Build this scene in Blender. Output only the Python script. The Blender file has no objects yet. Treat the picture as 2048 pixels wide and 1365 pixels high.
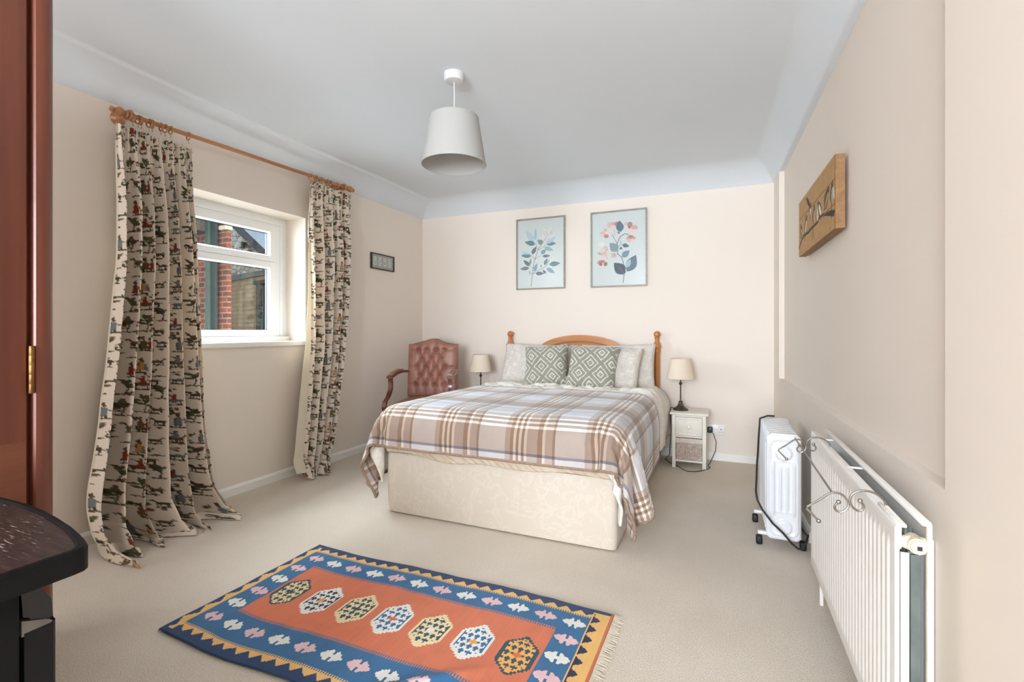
import bpy, bmesh, math, random
import numpy as np
from mathutils import Vector, Matrix
PI = math.pi
sc = bpy.context.scene
COL = sc.collection

# ------------------------------------------------------------------ camera
cam_d = bpy.data.cameras.new('camera')
cam_d.sensor_width = 36.0
cam_d.lens = 36.0 * 964.0 / 2048.0
cam_d.shift_x = 0.0
cam_d.shift_y = -(682.5 - 662.0) / 2048.0
cam_d.clip_start = 0.02
cam = bpy.data.objects.new('camera', cam_d)
COL.objects.link(cam)
cam.location = (0, 0, 1.10)
cam.rotation_euler = (math.radians(90), 0, math.radians(23.34))
sc.camera = cam

# ------------------------------------------------------------------ world, daylight, rear fill, exposure
w = bpy.data.worlds.new('world'); sc.world = w; w.use_nodes = True
bg = w.node_tree.nodes['Background']
bg.inputs['Color'].default_value = (0.78, 0.88, 1.0, 1)
bg.inputs['Strength'].default_value = 1.25

def area(name, loc, target, sx, sy, power, col):
    l = bpy.data.lights.new(name, 'AREA'); l.shape = 'RECTANGLE'; l.size = sx; l.size_y = sy
    l.energy = power; l.color = col
    o = bpy.data.objects.new(name, l); COL.objects.link(o); o.location = loc
    d = Vector(target) - Vector(loc); o.rotation_euler = d.to_track_quat('-Z', 'Y').to_euler()
    return o
area('daylight_outside_window', (-3.95, 0.75, 1.75), (-3.05, 1.85, 1.5), 2.6, 2.0, 440, (0.82, 0.895, 1.0))
area('skylight_above_window', (-4.1, 2.3, 3.2), (-3.1, 2.3, 1.4), 3.0, 1.6, 780, (0.82, 0.895, 1.0))
area('rear_fill_light', (-0.45, -3.40, 1.42), (-2.50, 2.6, 0.90), 1.7, 1.7, 335, (0.80, 0.88, 1.0))  # added fill lamp behind the camera, brightens the room from the front

sc.view_settings.view_transform = 'Standard'
sc.view_settings.look = 'None'
sc.view_settings.exposure = 0.06
sc.view_settings.gamma = 1.0
sc.view_settings.use_curve_mapping = False
sc.cycles.max_bounces = 10
sc.cycles.diffuse_bounces = 6
sc.cycles.transparent_max_bounces = 12
sc.cycles.use_denoising = True
sc.cycles.sample_clamp_indirect = 6.0

# ------------------------------------------------------------------ material helpers
def s2l(r, g, b):
    f = lambda c: (c / 255.0 / 12.92) if c <= 10.3 else ((c / 255.0 + 0.055) / 1.055) ** 2.4
    return (f(r), f(g), f(b), 1.0)

def new_mat(name):
    m = bpy.data.materials.new(name); m.use_nodes = True
    nt = m.node_tree; b = nt.nodes['Principled BSDF']
    return m, nt, b

def add_bump(nt, b, src, strength, dist):
    bp = nt.nodes.new('ShaderNodeBump'); bp.inputs['Strength'].default_value = strength
    bp.inputs['Distance'].default_value = dist
    nt.links.new(src, bp.inputs['Height']); nt.links.new(bp.outputs[0], b.inputs['Normal'])

def noise_node(nt, scale, detail=3, stretch=None, coord='Object'):
    tc = nt.nodes.new('ShaderNodeTexCoord'); n = nt.nodes.new('ShaderNodeTexNoise')
    n.inputs['Scale'].default_value = scale; n.inputs['Detail'].default_value = detail
    if stretch:
        mp = nt.nodes.new('ShaderNodeMapping'); mp.inputs['Scale'].default_value = stretch
        nt.links.new(tc.outputs[coord], mp.inputs['Vector']); nt.links.new(mp.outputs[0], n.inputs['Vector'])
    else:
        nt.links.new(tc.outputs[coord], n.inputs['Vector'])
    return n

def ramp(nt, src, stops, interp='LINEAR'):
    r = nt.nodes.new('ShaderNodeValToRGB'); r.color_ramp.interpolation = interp
    e = r.color_ramp.elements
    while len(e) > 1: e.remove(e[-1])
    e[0].position = stops[0][0]; e[0].color = stops[0][1]
    for p, c in stops[1:]:
        k = e.new(p); k.color = c
    nt.links.new(src, r.inputs['Fac'])
    return r

def M(name, c1, c2=None, rough=0.6, scale=8, stretch=None, metal=0.0, bump=0.0, bscale=None, bdist=0.002, detail=3, lo=0.35, hi=0.65, spec=0.5, sheen=0.0):
    """plain procedural material: noise between two colours, optional fine bump"""
    m, nt, b = new_mat(name)
    c1 = s2l(*c1); c2 = s2l(*c2) if c2 else tuple(x * 0.93 for x in c1[:3]) + (1,)
    n = noise_node(nt, scale, detail, stretch)
    r = ramp(nt, n.outputs['Fac'], [(lo, c1), (hi, c2)])
    nt.links.new(r.outputs[0], b.inputs['Base Color'])
    b.inputs['Roughness'].default_value = rough; b.inputs['Metallic'].default_value = metal
    b.inputs['Specular IOR Level'].default_value = spec
    if sheen: b.inputs['Sheen Weight'].default_value = sheen
    if bump:
        nb = noise_node(nt, bscale or scale * 4, 4, stretch)
        add_bump(nt, b, nb.outputs['Fac'], bump, bdist)
    return m

def wood(name, light, dark, axis='Z', rough=0.35, scale=3.0, coat=0.0, knots=True):
    m, nt, b = new_mat(name)
    st = {'X': (0.6, 9, 9), 'Y': (9, 0.6, 9), 'Z': (9, 9, 0.6)}[axis]
    n = noise_node(nt, scale, 5, st); n.inputs['Distortion'].default_value = 0.6
    r = ramp(nt, n.outputs['Fac'], [(0.25, s2l(*dark)), (0.5, s2l(*[(a + c) / 2 for a, c in zip(light, dark)])), (0.72, s2l(*light))])
    nt.links.new(r.outputs[0], b.inputs['Base Color'])
    b.inputs['Roughness'].default_value = rough; b.inputs['Coat Weight'].default_value = coat
    add_bump(nt, b, n.outputs['Fac'], 0.15, 0.002)
    return m

def attr_mat(name, rough=0.8, bump=0.3, bscale=400, transl=0.0, bdist=0.001, sheen=0.0):
    """colour comes from the mesh's own dyed / printed pattern (Col attribute)"""
    m, nt, b = new_mat(name)
    a = nt.nodes.new('ShaderNodeAttribute'); a.attribute_name = 'Col'
    nt.links.new(a.outputs['Color'], b.inputs['Base Color'])
    b.inputs['Roughness'].default_value = rough; b.inputs['Specular IOR Level'].default_value = 0.25
    if sheen: b.inputs['Sheen Weight'].default_value = sheen
    if bump:
        n = noise_node(nt, bscale, 2); add_bump(nt, b, n.outputs['Fac'], bump, bdist)
    if transl:
        t = nt.nodes.new('ShaderNodeBsdfTranslucent'); nt.links.new(a.outputs['Color'], t.inputs['Color'])
        mx = nt.nodes.new('ShaderNodeMixShader'); mx.inputs[0].default_value = transl
        nt.links.new(b.outputs[0], mx.inputs[1]); nt.links.new(t.outputs[0], mx.inputs[2])
        nt.links.new(mx.outputs[0], nt.nodes['Material Output'].inputs['Surface'])
    return m

def fabric_transl(name, c, transl=0.3, rough=0.9, c2=None):
    m = M(name, c, c2, rough=rough, scale=500, bump=0.1, bscale=700, bdist=0.0005, spec=0.2)
    nt = m.node_tree; b = nt.nodes['Principled BSDF']
    t = nt.nodes.new('ShaderNodeBsdfTranslucent'); t.inputs['Color'].default_value = s2l(*c)
    mx = nt.nodes.new('ShaderNodeMixShader'); mx.inputs[0].default_value = transl
    nt.links.new(b.outputs[0], mx.inputs[1]); nt.links.new(t.outputs[0], mx.inputs[2])
    nt.links.new(mx.outputs[0], nt.nodes['Material Output'].inputs['Surface'])
    return m

def brick_mat(name, c1, c2, mortar, bw=0.215, bh=0.065, msize=0.01, rough=0.9, rot=0.0, bias=0.0):
    m, nt, b = new_mat(name)
    uv = nt.nodes.new('ShaderNodeUVMap'); uv.uv_map = 'UVMap'
    br = nt.nodes.new('ShaderNodeTexBrick'); br.inputs['Scale'].default_value = 1.0
    br.inputs['Brick Width'].default_value = bw; br.inputs['Row Height'].default_value = bh + msize
    br.inputs['Mortar Size'].default_value = msize; br.inputs['Bias'].default_value = bias
    br.inputs['Color1'].default_value = s2l(*c1); br.inputs['Color2'].default_value = s2l(*c2); br.inputs['Mortar'].default_value = s2l(*mortar)
    nt.links.new(uv.outputs[0], br.inputs['Vector'])
    n = noise_node(nt, 3, 5); mx = nt.nodes.new('ShaderNodeMix'); mx.data_type = 'RGBA'; mx.blend_type = 'MULTIPLY'
    mx.inputs[0].default_value = 0.6
    r = ramp(nt, n.outputs['Fac'], [(0.3, (0.55, 0.5, 0.48, 1)), (0.65, (1, 1, 1, 1))])
    nt.links.new(br.outputs['Color'], mx.inputs[6]); nt.links.new(r.outputs[0], mx.inputs[7])
    nt.links.new(mx.outputs[2], b.inputs['Base Color']); b.inputs['Roughness'].default_value = rough
    add_bump(nt, b, br.outputs['Fac'], -0.5, 0.01)
    return m

# ------------------------------------------------------------------ mesh helpers
class MB:
    """collects shapes into one bmesh"""
    def __init__(self): self.bm = bmesh.new()
    def box(self, x0, y0, z0, x1, y1, z1, bev=0.0, seg=2):
        t = bmesh.new(); bmesh.ops.create_cube(t, size=1)
        for v in t.verts: v.co = ((x0 + x1) / 2 + v.co.x * (x1 - x0), (y0 + y1) / 2 + v.co.y * (y1 - y0), (z0 + z1) / 2 + v.co.z * (z1 - z0))
        if bev: bmesh.ops.bevel(t, geom=t.edges[:], offset=min(bev, 0.49 * min(abs(x1 - x0), abs(y1 - y0), abs(z1 - z0))), segments=seg, affect='EDGES', profile=0.5)
        self.merge(t); return self
    def merge(self, t, mat=None):
        me = bpy.data.meshes.new('tmp'); t.to_mesh(me); t.free()
        if mat is not None: me.transform(mat)
        self.bm.from_mesh(me); bpy.data.meshes.remove(me)
    def raw(self, verts, faces):
        vs = [self.bm.verts.new(v) for v in verts]
        for f in faces:
            try: self.bm.faces.new([vs[i] for i in f])
            except ValueError: pass
        return self
    def tube(self, pts, r, n=10, cap=True, rs=None, closed=False):
        pts = [Vector(p) for p in pts]; N = len(pts); rings = []
        up = None
        for i, p in enumerate(pts):
            if closed: t = (pts[(i + 1) % N] - pts[i - 1])
            else: t = pts[min(i + 1, N - 1)] - pts[max(i - 1, 0)]
            t.normalize()
            if up is None: up = t.orthogonal().normalized()
            up = (up - t * up.dot(t)); up = up.normalized() if up.length > 1e-6 else t.orthogonal().normalized()
            sd = t.cross(up); rr = rs[i] if rs else r
            rings.append([self.bm.verts.new(p + (up * math.cos(2 * PI * k / n) + sd * math.sin(2 * PI * k / n)) * rr) for k in range(n)])
        for i in range(N if closed else N - 1):
            a, b = rings[i], rings[(i + 1) % N]
            for k in range(n): self.bm.faces.new([a[k], a[(k + 1) % n], b[(k + 1) % n], b[k]])
        if cap and not closed: self.bm.faces.new(rings[0][::-1]); self.bm.faces.new(rings[-1])
        return self
    def lathe(self, prof, o=(0, 0, 0), axis='Z', n=24, cap=True):
        """prof: (radius, height) pairs along axis"""
        rings = []
        for r, h in prof:
            ring = []
            for k in range(n):
                a = 2 * PI * k / n; u, v = r * math.cos(a), r * math.sin(a)
                p = {'Z': (u, v, h), 'Y': (u, h, v), 'X': (h, u, v)}[axis]
                ring.append(self.bm.verts.new((o[0] + p[0], o[1] + p[1], o[2] + p[2])))
            rings.append(ring)
        for a, b in zip(rings, rings[1:]):
            for k in range(n): self.bm.faces.new([a[k], a[(k + 1) % n], b[(k + 1) % n], b[k]])
        if cap:
            if prof[0][0] > 1e-5: self.bm.faces.new(rings[0][::-1])
            if prof[-1][0] > 1e-5: self.bm.faces.new(rings[-1])
        return self
    def torus(self, o, R, r, axis='Y', n=24, m=10):
        pts = []
        for k in range(n):
            a = 2 * PI * k / n; u, v = R * math.cos(a), R * math.sin(a)
            p = {'Z': (u, v, 0), 'Y': (u, 0, v), 'X': (0, u, v)}[axis]
            pts.append((o[0] + p[0], o[1] + p[1], o[2] + p[2]))
        return self.tube(pts, r, m, closed=True)
    def prism(self, poly, a0, a1, axis='Z', bev=0.0):
        """poly in the plane normal to axis, extruded from a0 to a1"""
        f = {'Z': lambda p, a: (p[0], p[1], a), 'Y': lambda p, a: (p[0], a, p[1]), 'X': lambda p, a: (a, p[0], p[1])}[axis]
        t = bmesh.new()
        A = [t.verts.new(f(p, a0)) for p in poly]; B = [t.verts.new(f(p, a1)) for p in poly]
        t.faces.new(A[::-1]); t.faces.new(B); n = len(poly)
        for i in range(n): t.faces.new([A[i], A[(i + 1) % n], B[(i + 1) % n], B[i]])
        if bev:
            es = [e for e in t.edges if e.calc_face_angle(0) > 0.6]
            bmesh.ops.bevel(t, geom=es, offset=bev, segments=2, affect='EDGES', profile=0.5)
        self.merge(t); return self
    def sweep(self, pts, sect, cap=True):
        """sweep a closed section (list of (a,b)) given per-point frames: pts = [(origin, avec, bvec)]"""
        rings = [[self.bm.verts.new(Vector(o) + Vector(a) * s[0] + Vector(b) * s[1]) for s in sect] for o, a, b in pts]
        n = len(sect)
        for p, q in zip(rings, rings[1:]):
            for k in range(n): self.bm.faces.new([p[k], p[(k + 1) % n], q[(k + 1) % n], q[k]])
        if cap: self.bm.faces.new(rings[0][::-1]); self.bm.faces.new(rings[-1])
        return self
    def xf(self, mat):
        bmesh.ops.transform(self.bm, matrix=mat, verts=self.bm.verts); return self
    def obj(self, name, mat, parent=None, smooth=True, off=(0, 0, 0), angle=35):
        bmesh.ops.recalc_face_normals(self.bm, faces=self.bm.faces)
        if off != (0, 0, 0): bmesh.ops.translate(self.bm, vec=Vector(off), verts=self.bm.verts)
        me = bpy.data.meshes.new(name); self.bm.to_mesh(me); self.bm.free()
        return link(name, me, mat, parent, smooth, angle)

def link(name, me, mat, parent=None, smooth=True, angle=35):
    o = bpy.data.objects.new(name, me); COL.objects.link(o)
    if mat: me.materials.append(mat)
    if smooth:
        me.polygons.foreach_set('use_smooth', [True] * len(me.polygons))
        try: me.set_sharp_from_angle(angle=math.radians(angle))
        except Exception: pass
    if parent: o.parent = parent
    return o

def grid_mesh(name, P, mat, parent=None, col=None, face_col=None, uv=None, smooth=True, thick=0.0, flip=False, angle=180, subsurf=0):
    """P: (ny,nx,3) array of points"""
    ny, nx = P.shape[:2]
    idx = np.arange(ny * nx).reshape(ny, nx)
    F = np.stack([idx[:-1, :-1], idx[:-1, 1:], idx[1:, 1:], idx[1:, :-1]], -1).reshape(-1, 4)
    if flip: F = F[:, ::-1]
    me = bpy.data.meshes.new(name)
    me.vertices.add(ny * nx); me.vertices.foreach_set('co', np.ascontiguousarray(P, dtype=np.float32).ravel())
    me.loops.add(F.size); me.loops.foreach_set('vertex_index', F.ravel().astype(np.int32))
    me.polygons.add(len(F)); me.polygons.foreach_set('loop_start', np.arange(0, F.size, 4, dtype=np.int32))
    me.update(calc_edges=True)
    if col is not None:
        a = me.color_attributes.new('Col', 'FLOAT_COLOR', 'POINT')
        c = np.ones((ny * nx, 4), np.float32); c[:, :3] = col.reshape(-1, 3); a.data.foreach_set('color', c.ravel())
    if face_col is not None:
        a = me.color_attributes.new('Col', 'FLOAT_COLOR', 'CORNER')
        c = np.ones((len(F), 4, 4), np.float32); c[:, :, :3] = face_col.reshape(-1, 1, 3); a.data.foreach_set('color', c.ravel())
    if uv is not None:
        l = me.uv_layers.new(name='UVMap'); l.data.foreach_set('uv', uv.reshape(-1, 2)[F.ravel()].astype(np.float32).ravel())
    o = link(name, me, mat, parent, smooth, angle)
    if subsurf:
        s = o.modifiers.new('sub', 'SUBSURF'); s.levels = s.render_levels = subsurf
    if thick:
        s = o.modifiers.new('thick', 'SOLIDIFY'); s.thickness = thick; s.offset = 0
    return o

def quad_uv(o, fn):
    """give every loop a UV from its coordinate"""
    me = o.data; l = me.uv_layers.new(name='UVMap')
    for lp in me.loops: l.data[lp.index].uv = fn(me.vertices[lp.vertex_index].co)

def thing(name, label, cat, loc=(0, 0, 0), rotz=0.0, group=None):
    o = bpy.data.objects.new(name, None); COL.objects.link(o)
    o.location = loc; o.rotation_euler = (0, 0, rotz); o.empty_display_size = 0.05
    return tag(o, label, cat, group)

def tag(o, label, cat, group=None):
    o['label'] = label; o['category'] = cat
    if group: o['group'] = group
    return o

def struct(o):
    o['kind'] = 'structure'; return o

def dup(root, loc, rotz=None, label=None):
    r = root.copy(); COL.objects.link(r); r.location = loc
    if rotz is not None: r.rotation_euler = (0, 0, rotz)
    if label: r['label'] = label
    for ch in list(root.children):
        c = ch.copy(); COL.objects.link(c); c.parent = r
        for g in list(ch.children):
            d = g.copy(); COL.objects.link(d); d.parent = c
    return r

# ------------------------------------------------------------------ a small canvas for printed and woven patterns
class Canvas:
    def __init__(s, nx, ny, w, h, bgc):
        """nx*ny samples covering w*h metres (x right, y up)"""
        s.nx, s.ny, s.w, s.h = nx, ny, w, h
        s.a = np.empty((ny, nx, 3)); s.a[:] = s2l(*bgc)[:3]
        s.X, s.Y = np.meshgrid(np.linspace(0, w, nx), np.linspace(0, h, ny))
    def _win(s, x0, x1, y0, y1):
        i0 = max(0, int(x0 / s.w * (s.nx - 1))); i1 = min(s.nx, int(x1 / s.w * (s.nx - 1)) + 2)
        j0 = max(0, int(y0 / s.h * (s.ny - 1))); j1 = min(s.ny, int(y1 / s.h * (s.ny - 1)) + 2)
        return slice(j0, max(j0, j1)), slice(i0, max(i0, i1))
    def put(s, win, mask, c, al=1.0):
        cc = np.array(s2l(*c)[:3]); sub = s.a[win]; m = mask[..., None] * al
        s.a[win] = sub * (1 - m) + cc * m
    def ell(s, x, y, rx, ry, c, ang=0.0, al=1.0):
        R = max(rx, ry); wn = s._win(x - R, x + R, y - R, y + R); dx = s.X[wn] - x; dy = s.Y[wn] - y
        ca, sa = math.cos(ang), math.sin(ang); u = (dx * ca + dy * sa) / rx; v = (-dx * sa + dy * ca) / ry
        s.put(wn, (u * u + v * v < 1).astype(float), c, al)
    def line(s, pts, r, c, al=1.0):
        for (x0, y0), (x1, y1) in zip(pts, pts[1:]):
            wn = s._win(min(x0, x1) - r, max(x0, x1) + r, min(y0, y1) - r, max(y0, y1) + r)
            dx, dy = x1 - x0, y1 - y0; L = dx * dx + dy * dy + 1e-12
            t = np.clip(((s.X[wn] - x0) * dx + (s.Y[wn] - y0) * dy) / L, 0, 1)
            d = np.hypot(s.X[wn] - x0 - t * dx, s.Y[wn] - y0 - t * dy); s.put(wn, (d < r).astype(float), c, al)
    def leaf(s, a, b, wd, c, al=1.0, vein=None):
        (x0, y0), (x1, y1) = a, b; L = math.hypot(x1 - x0, y1 - y0); ux, uy = (x1 - x0) / L, (y1 - y0) / L
        R = max(L, wd); mx, my = (x0 + x1) / 2, (y0 + y1) / 2; wn = s._win(mx - R, mx + R, my - R, my + R)
        dx, dy = s.X[wn] - x0, s.Y[wn] - y0; t = (dx * ux + dy * uy) / L; d = -dx * uy + dy * ux
        half = wd / 2 * np.sin(PI * np.clip(t, 0, 1) ** 0.8)
        s.put(wn, ((t > 0) & (t < 1) & (np.abs(d) < half)).astype(float), c, al)
        if vein: s.line([a, (x0 + ux * L * 0.8, y0 + uy * L * 0.8)], 0.0012, vein, 0.6)
    def poly(s, pts, c, al=1.0):
        xs = [p[0] for p in pts]; ys = [p[1] for p in pts]; wn = s._win(min(xs), max(xs), min(ys), max(ys))
        X, Y = s.X[wn], s.Y[wn]; ins = np.zeros(X.shape, bool); n = len(pts)
        for i in range(n):
            (xa, ya), (xb, yb) = pts[i], pts[(i + 1) % n]
            if ya == yb: continue
            k = ((ya > Y) != (yb > Y)) & (X < (xb - xa) * (Y - ya) / (yb - ya) + xa); ins ^= k
        s.put(wn, ins.astype(float), c, al)

def RX(y, off=0.0):
    """x of the right wall face at depth y"""
    return 0.404 + 0.022 * (4.455 - y) + off

# ================================================================== ROOM
LX, BY, YR = -2.99, 4.455, -3.7
paint = M('wall_paint', (232, 221, 209), (229, 218, 205), rough=0.85, scale=1.2, bump=0.12, bscale=26, bdist=0.004, spec=0.25)
white_paint = M('ceiling_paint', (223, 229, 234), (220, 227, 232), rough=0.9, scale=1.5, bump=0.10, bscale=14, bdist=0.004, spec=0.2)
gloss_white = M('white_gloss', (238, 236, 230), (234, 231, 224), rough=0.35, scale=3)
upvc = M('white_upvc', (240, 242, 243), (238, 240, 241), rough=0.22, scale=2)

# carpet
m, nt, b = new_mat('carpet')
n1 = noise_node(nt, 260, 3); n2 = noise_node(nt, 2.2, 4); n3 = noise_node(nt, 150, 2)
r1 = ramp(nt, n1.outputs['Fac'], [(0.3, s2l(198, 184, 166)), (0.7, s2l(232, 221, 205))])
r2 = ramp(nt, n2.outputs['Fac'], [(0.3, (0.90, 0.89, 0.87, 1)), (0.7, (1, 1, 1, 1))])
mx = nt.nodes.new('ShaderNodeMix'); mx.data_type = 'RGBA'; mx.blend_type = 'MULTIPLY'; mx.inputs[0].default_value = 1
nt.links.new(r1.outputs[0], mx.inputs[6]); nt.links.new(r2.outputs[0], mx.inputs[7])
nt.links.new(mx.outputs[2], b.inputs['Base Color']); b.inputs['Roughness'].default_value = 0.97
b.inputs['Specular IOR Level'].default_value = 0.1; b.inputs['Sheen Weight'].default_value = 0.15
ad = nt.nodes.new('ShaderNodeMath'); ad.operation = 'ADD'
nt.links.new(n1.outputs['Fac'], ad.inputs[0]); nt.links.new(n3.outputs['Fac'], ad.inputs[1])
add_bump(nt, b, ad.outputs[0], 0.55, 0.004)
carpet = m
struct(MB().box(LX - 0.3, YR - 0.2, -0.12, 0.75, BY + 0.2, 0.0).obj('floor', carpet, smooth=False))

# left wall with the window opening (reveal), as a frame of blocks
WY0, WY1, WZ0, WZ1, WT = 1.60, 2.834, 0.985, 1.985, 0.30
lw = MB()
def wall_with_hole(y0, y1, z1, x_in, x_out, hy0, hy1, hz0, hz1):
    P = []
    ys, zs = [y0, hy0, hy1, y1], [-0.1, hz0, hz1, z1]
    for j in range(3):
        for k in range(3):
            if j == 1 and k == 1: continue
            lw.raw([(x_in, ys[j], zs[k]), (x_in, ys[j + 1], zs[k]), (x_in, ys[j + 1], zs[k + 1]), (x_in, ys[j], zs[k + 1])], [(0, 1, 2, 3)])
            lw.raw([(x_out, ys[j], zs[k]), (x_out, ys[j + 1], zs[k]), (x_out, ys[j + 1], zs[k + 1]), (x_out, ys[j], zs[k + 1])], [(3, 2, 1, 0)])
    for (a, b_) in (((hy0, hz0), (hy1, hz0)), ((hy1, hz0), (hy1, hz1)), ((hy1, hz1), (hy0, hz1)), ((hy0, hz1), (hy0, hz0))):
        lw.raw([(x_in, a[0], a[1]), (x_in, b_[0], b_[1]), (x_out, b_[0], b_[1]), (x_out, a[0], a[1])], [(0, 1, 2, 3)])
wall_with_hole(YR - 0.2, BY + 0.2, 2.75, LX, LX - WT, WY0, WY1, WZ0, WZ1)
bmesh.ops.remove_doubles(lw.bm, verts=lw.bm.verts, dist=1e-4)
struct(lw.obj('wall_left', paint, smooth=False))
struct(MB().box(LX - 0.3, BY, -0.1, 0.75, BY + 0.2, 2.75).obj('wall_back', paint, smooth=False))
# rear wall behind the camera, with an opening added to go with the rear fill light
RW = (-1.35, 0.45, 0.55, 2.28)
rw = MB()
rw.box(LX - 0.3, YR - 0.2, -0.1, RW[0], YR, 2.75).box(RW[1], YR - 0.2, -0.1, 0.75, YR, 2.75)
rw.box(RW[0], YR - 0.2, -0.1, RW[1], YR, RW[2]).box(RW[0], YR - 0.2, RW[3], RW[1], YR, 2.75)
struct(rw.obj('wall_rear', paint, smooth=False))
w2 = MB()
for x0, x1 in ((RW[0], RW[0] + .06), (RW[1] - .06, RW[1]), (-0.48, -0.42)): w2.box(x0, YR - 0.14, RW[2], x1, YR - 0.08, RW[3], 0.008)
for z0, z1 in ((RW[2], RW[2] + .06), (RW[3] - .06, RW[3])): w2.box(RW[0], YR - 0.14, z0, RW[1], YR - 0.08, z1, 0.008)
struct(w2.obj('added_rear_window', upvc))  # unseen window, added as a setting for the rear fill lamp

# right wall: front face with a shallow recessed panel (y 1.40 .. 4.155, above z 0.735)
rwl = MB()
def vq(ya, yb, za, zb, off):
    rwl.raw([(RX(ya, off), ya, za), (RX(yb, off), yb, za), (RX(yb, off), yb, zb), (RX(ya, off), ya, zb)], [(0, 1, 2, 3)])
ry0, ry1, rz0, rz1, ro = 1.40, 4.155, 0.737, 2.75, 0.036
vq(YR - 0.2, ry0, -0.1, 2.75, 0); vq(ry1, BY + 0.1, -0.1, 2.75, 0); vq(ry0, ry1, -0.1, rz0, 0); vq(ry0, ry1, rz0, rz1, ro)
rwl.raw([(RX(ry0), ry0, rz0), (RX(ry1), ry1, rz0), (RX(ry1, ro), ry1, rz0), (RX(ry0, ro), ry0, rz0)], [(0, 1, 2, 3)])
for yy in (ry0, ry1): rwl.raw([(RX(yy), yy, rz0), (RX(yy, ro), yy, rz0), (RX(yy, ro), yy, rz1), (RX(yy), yy, rz1)], [(0, 1, 2, 3)])
rwl.raw([(0.75, YR - .2, -.1), (0.75, BY + .2, -.1), (0.75, BY + .2, 2.75), (0.75, YR - .2, 2.75)], [(0, 1, 2, 3)])
bmesh.ops.remove_doubles(rwl.bm, verts=rwl.bm.verts, dist=1e-4)
struct(rwl.obj('wall_right', paint, smooth=False))

# ceiling with coves
ys = np.concatenate([np.arange(YR, 3.6, 0.05), np.linspace(3.6, BY, 60)])
us = np.concatenate([np.linspace(0, 0.14, 50), np.linspace(0.14, 0.86, 60)[1:-1], np.linspace(0.86, 1, 50)])
Yg, Ug = np.meshgrid(ys, us, indexing='ij')
xr = 0.404 + 0.022 * (4.455 - Yg) + 0.05
Xg = LX + (xr - LX) * Ug
dl = (Xg - LX) / (0.235 + 0.02 * np.sin(Yg * 2.1)); dr = (xr - 0.05 - Xg) / 0.16; db = (BY - Yg) / 0.34
cl = lambda d: np.clip(d, 0, 1)
hl = 0.118 * (0.35 * cl(dl) + 0.65 * np.sin(cl(dl) * PI / 2) ** 1.3) + 0.030 * np.clip((dl - 1) / 0.35, 0, 1) ** 0.55
hr = 0.130 * np.sin(cl(dr) * PI / 2); hb = 0.130 * np.sin(cl(db) * PI / 2) ** 0.9
Zg = 2.318 - 0.012 * (Ug) + np.minimum(np.minimum(hl, hr), hb)
Zg += 0.004 * np.sin(Xg * 2.3 + 1) * np.sin(Yg * 1.7) * np.clip(dl - 1, 0, 1) * np.clip(db - 1, 0, 1)
struct(grid_mesh('ceiling', np.stack([Xg, Yg, Zg], -1), white_paint, flip=True))
# white border of the cove where it meets the walls is the ceiling's own edge

# skirting boards
def skirt(name, p0, p1, nrm):
    d = Vector(p1) - Vector(p0); n_ = Vector(nrm)
    sect = [(0, 0), (0.016, 0), (0.016, 0.048), (0.011, 0.058), (0.006, 0.064), (0, 0.066)]
    return struct(MB().sweep([(p0, n_, (0, 0, 1)), (p1, n_, (0, 0, 1))], sect).obj(name, gloss_white, smooth=False))
skirt('baseboard_left', (LX, YR, 0), (LX, BY, 0), (1, 0, 0))
skirt('baseboard_back', (LX, BY, 0), (0.404, BY, 0), (0, -1, 0))
skirt('baseboard_right', (RX(2.9), 2.9, 0), (RX(BY), BY, 0), (-1, 0, 0))

# ------------------------------------------------------------------ window_1 in the left wall
FX0, FX1 = -3.245, -3.185   # frame depth
FY0, FY1, FZ0, FZ1 = WY0 - 0.01, 2.762, 1.055, 1.925
win = thing('window_1', '', ''); win['kind'] = 'structure'
del win['label'], win['category']
f = MB()
f.box(FX0, FY0 + .0445, FZ0, FX1 - .0005, FY1 - .0445, FZ0 + 0.030).box(FX0, FY0 + .0445, FZ1 - 0.032, FX1 - .0005, FY1 - .0445, FZ1)
f.box(FX0, FY1 - 0.045, FZ0, FX1, FY1, FZ1).box(FX0, FY0, FZ0, FX1, FY0 + 0.045, FZ1)
f.box(FX0, FY0 + .0445, 1.612, FX1 - 0.002, FY1 - .0445, 1.650)
f.obj('window_frame', upvc, win, smooth=False)
# plaster returns between reveal opening and frame
r_ = MB()
r_.box(FX0 - 0.04, FY1 - 0.001, WZ0, FX1 - 0.012, WY1 + 0.02, WZ1 + 0.02).box(FX0 - 0.04, FY0, FZ1 - 0.001, FX1 - 0.012, FY1 - .001, WZ1 + 0.02)
r_.box(FX1 - 0.011, FY1 + 0.001, FZ0, FX1 + 0.004, FY1 + 0.02, FZ1).box(FX1 - 0.011, FY0, FZ1 + 0.0005, FX1 + 0.004, FY1 + 0.02, FZ1 + 0.018)
r_.obj('frame_trim', upvc, win, smooth=False)
s_ = MB()
def sash(z0, z1, y0, y1):
    w_ = 0.042; xa, xb = FX0 + 0.012, FX1 + 0.008
    s_.box(xa, y0 + w_, z0, xb - .001, y1 - w_, z0 + w_).box(xa, y0 + w_, z1 - w_, xb - .001, y1 - w_, z1)
    s_.box(xa, y0, z0, xb, y0 + w_, z1).box(xa, y1 - w_, z0, xb, y1, z1)
sash(1.633, 1.905, FY0 + 0.04, FY1 - 0.050)
sash(1.052, 1.630, FY0 + 0.04, FY1 - 0.050)
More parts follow.
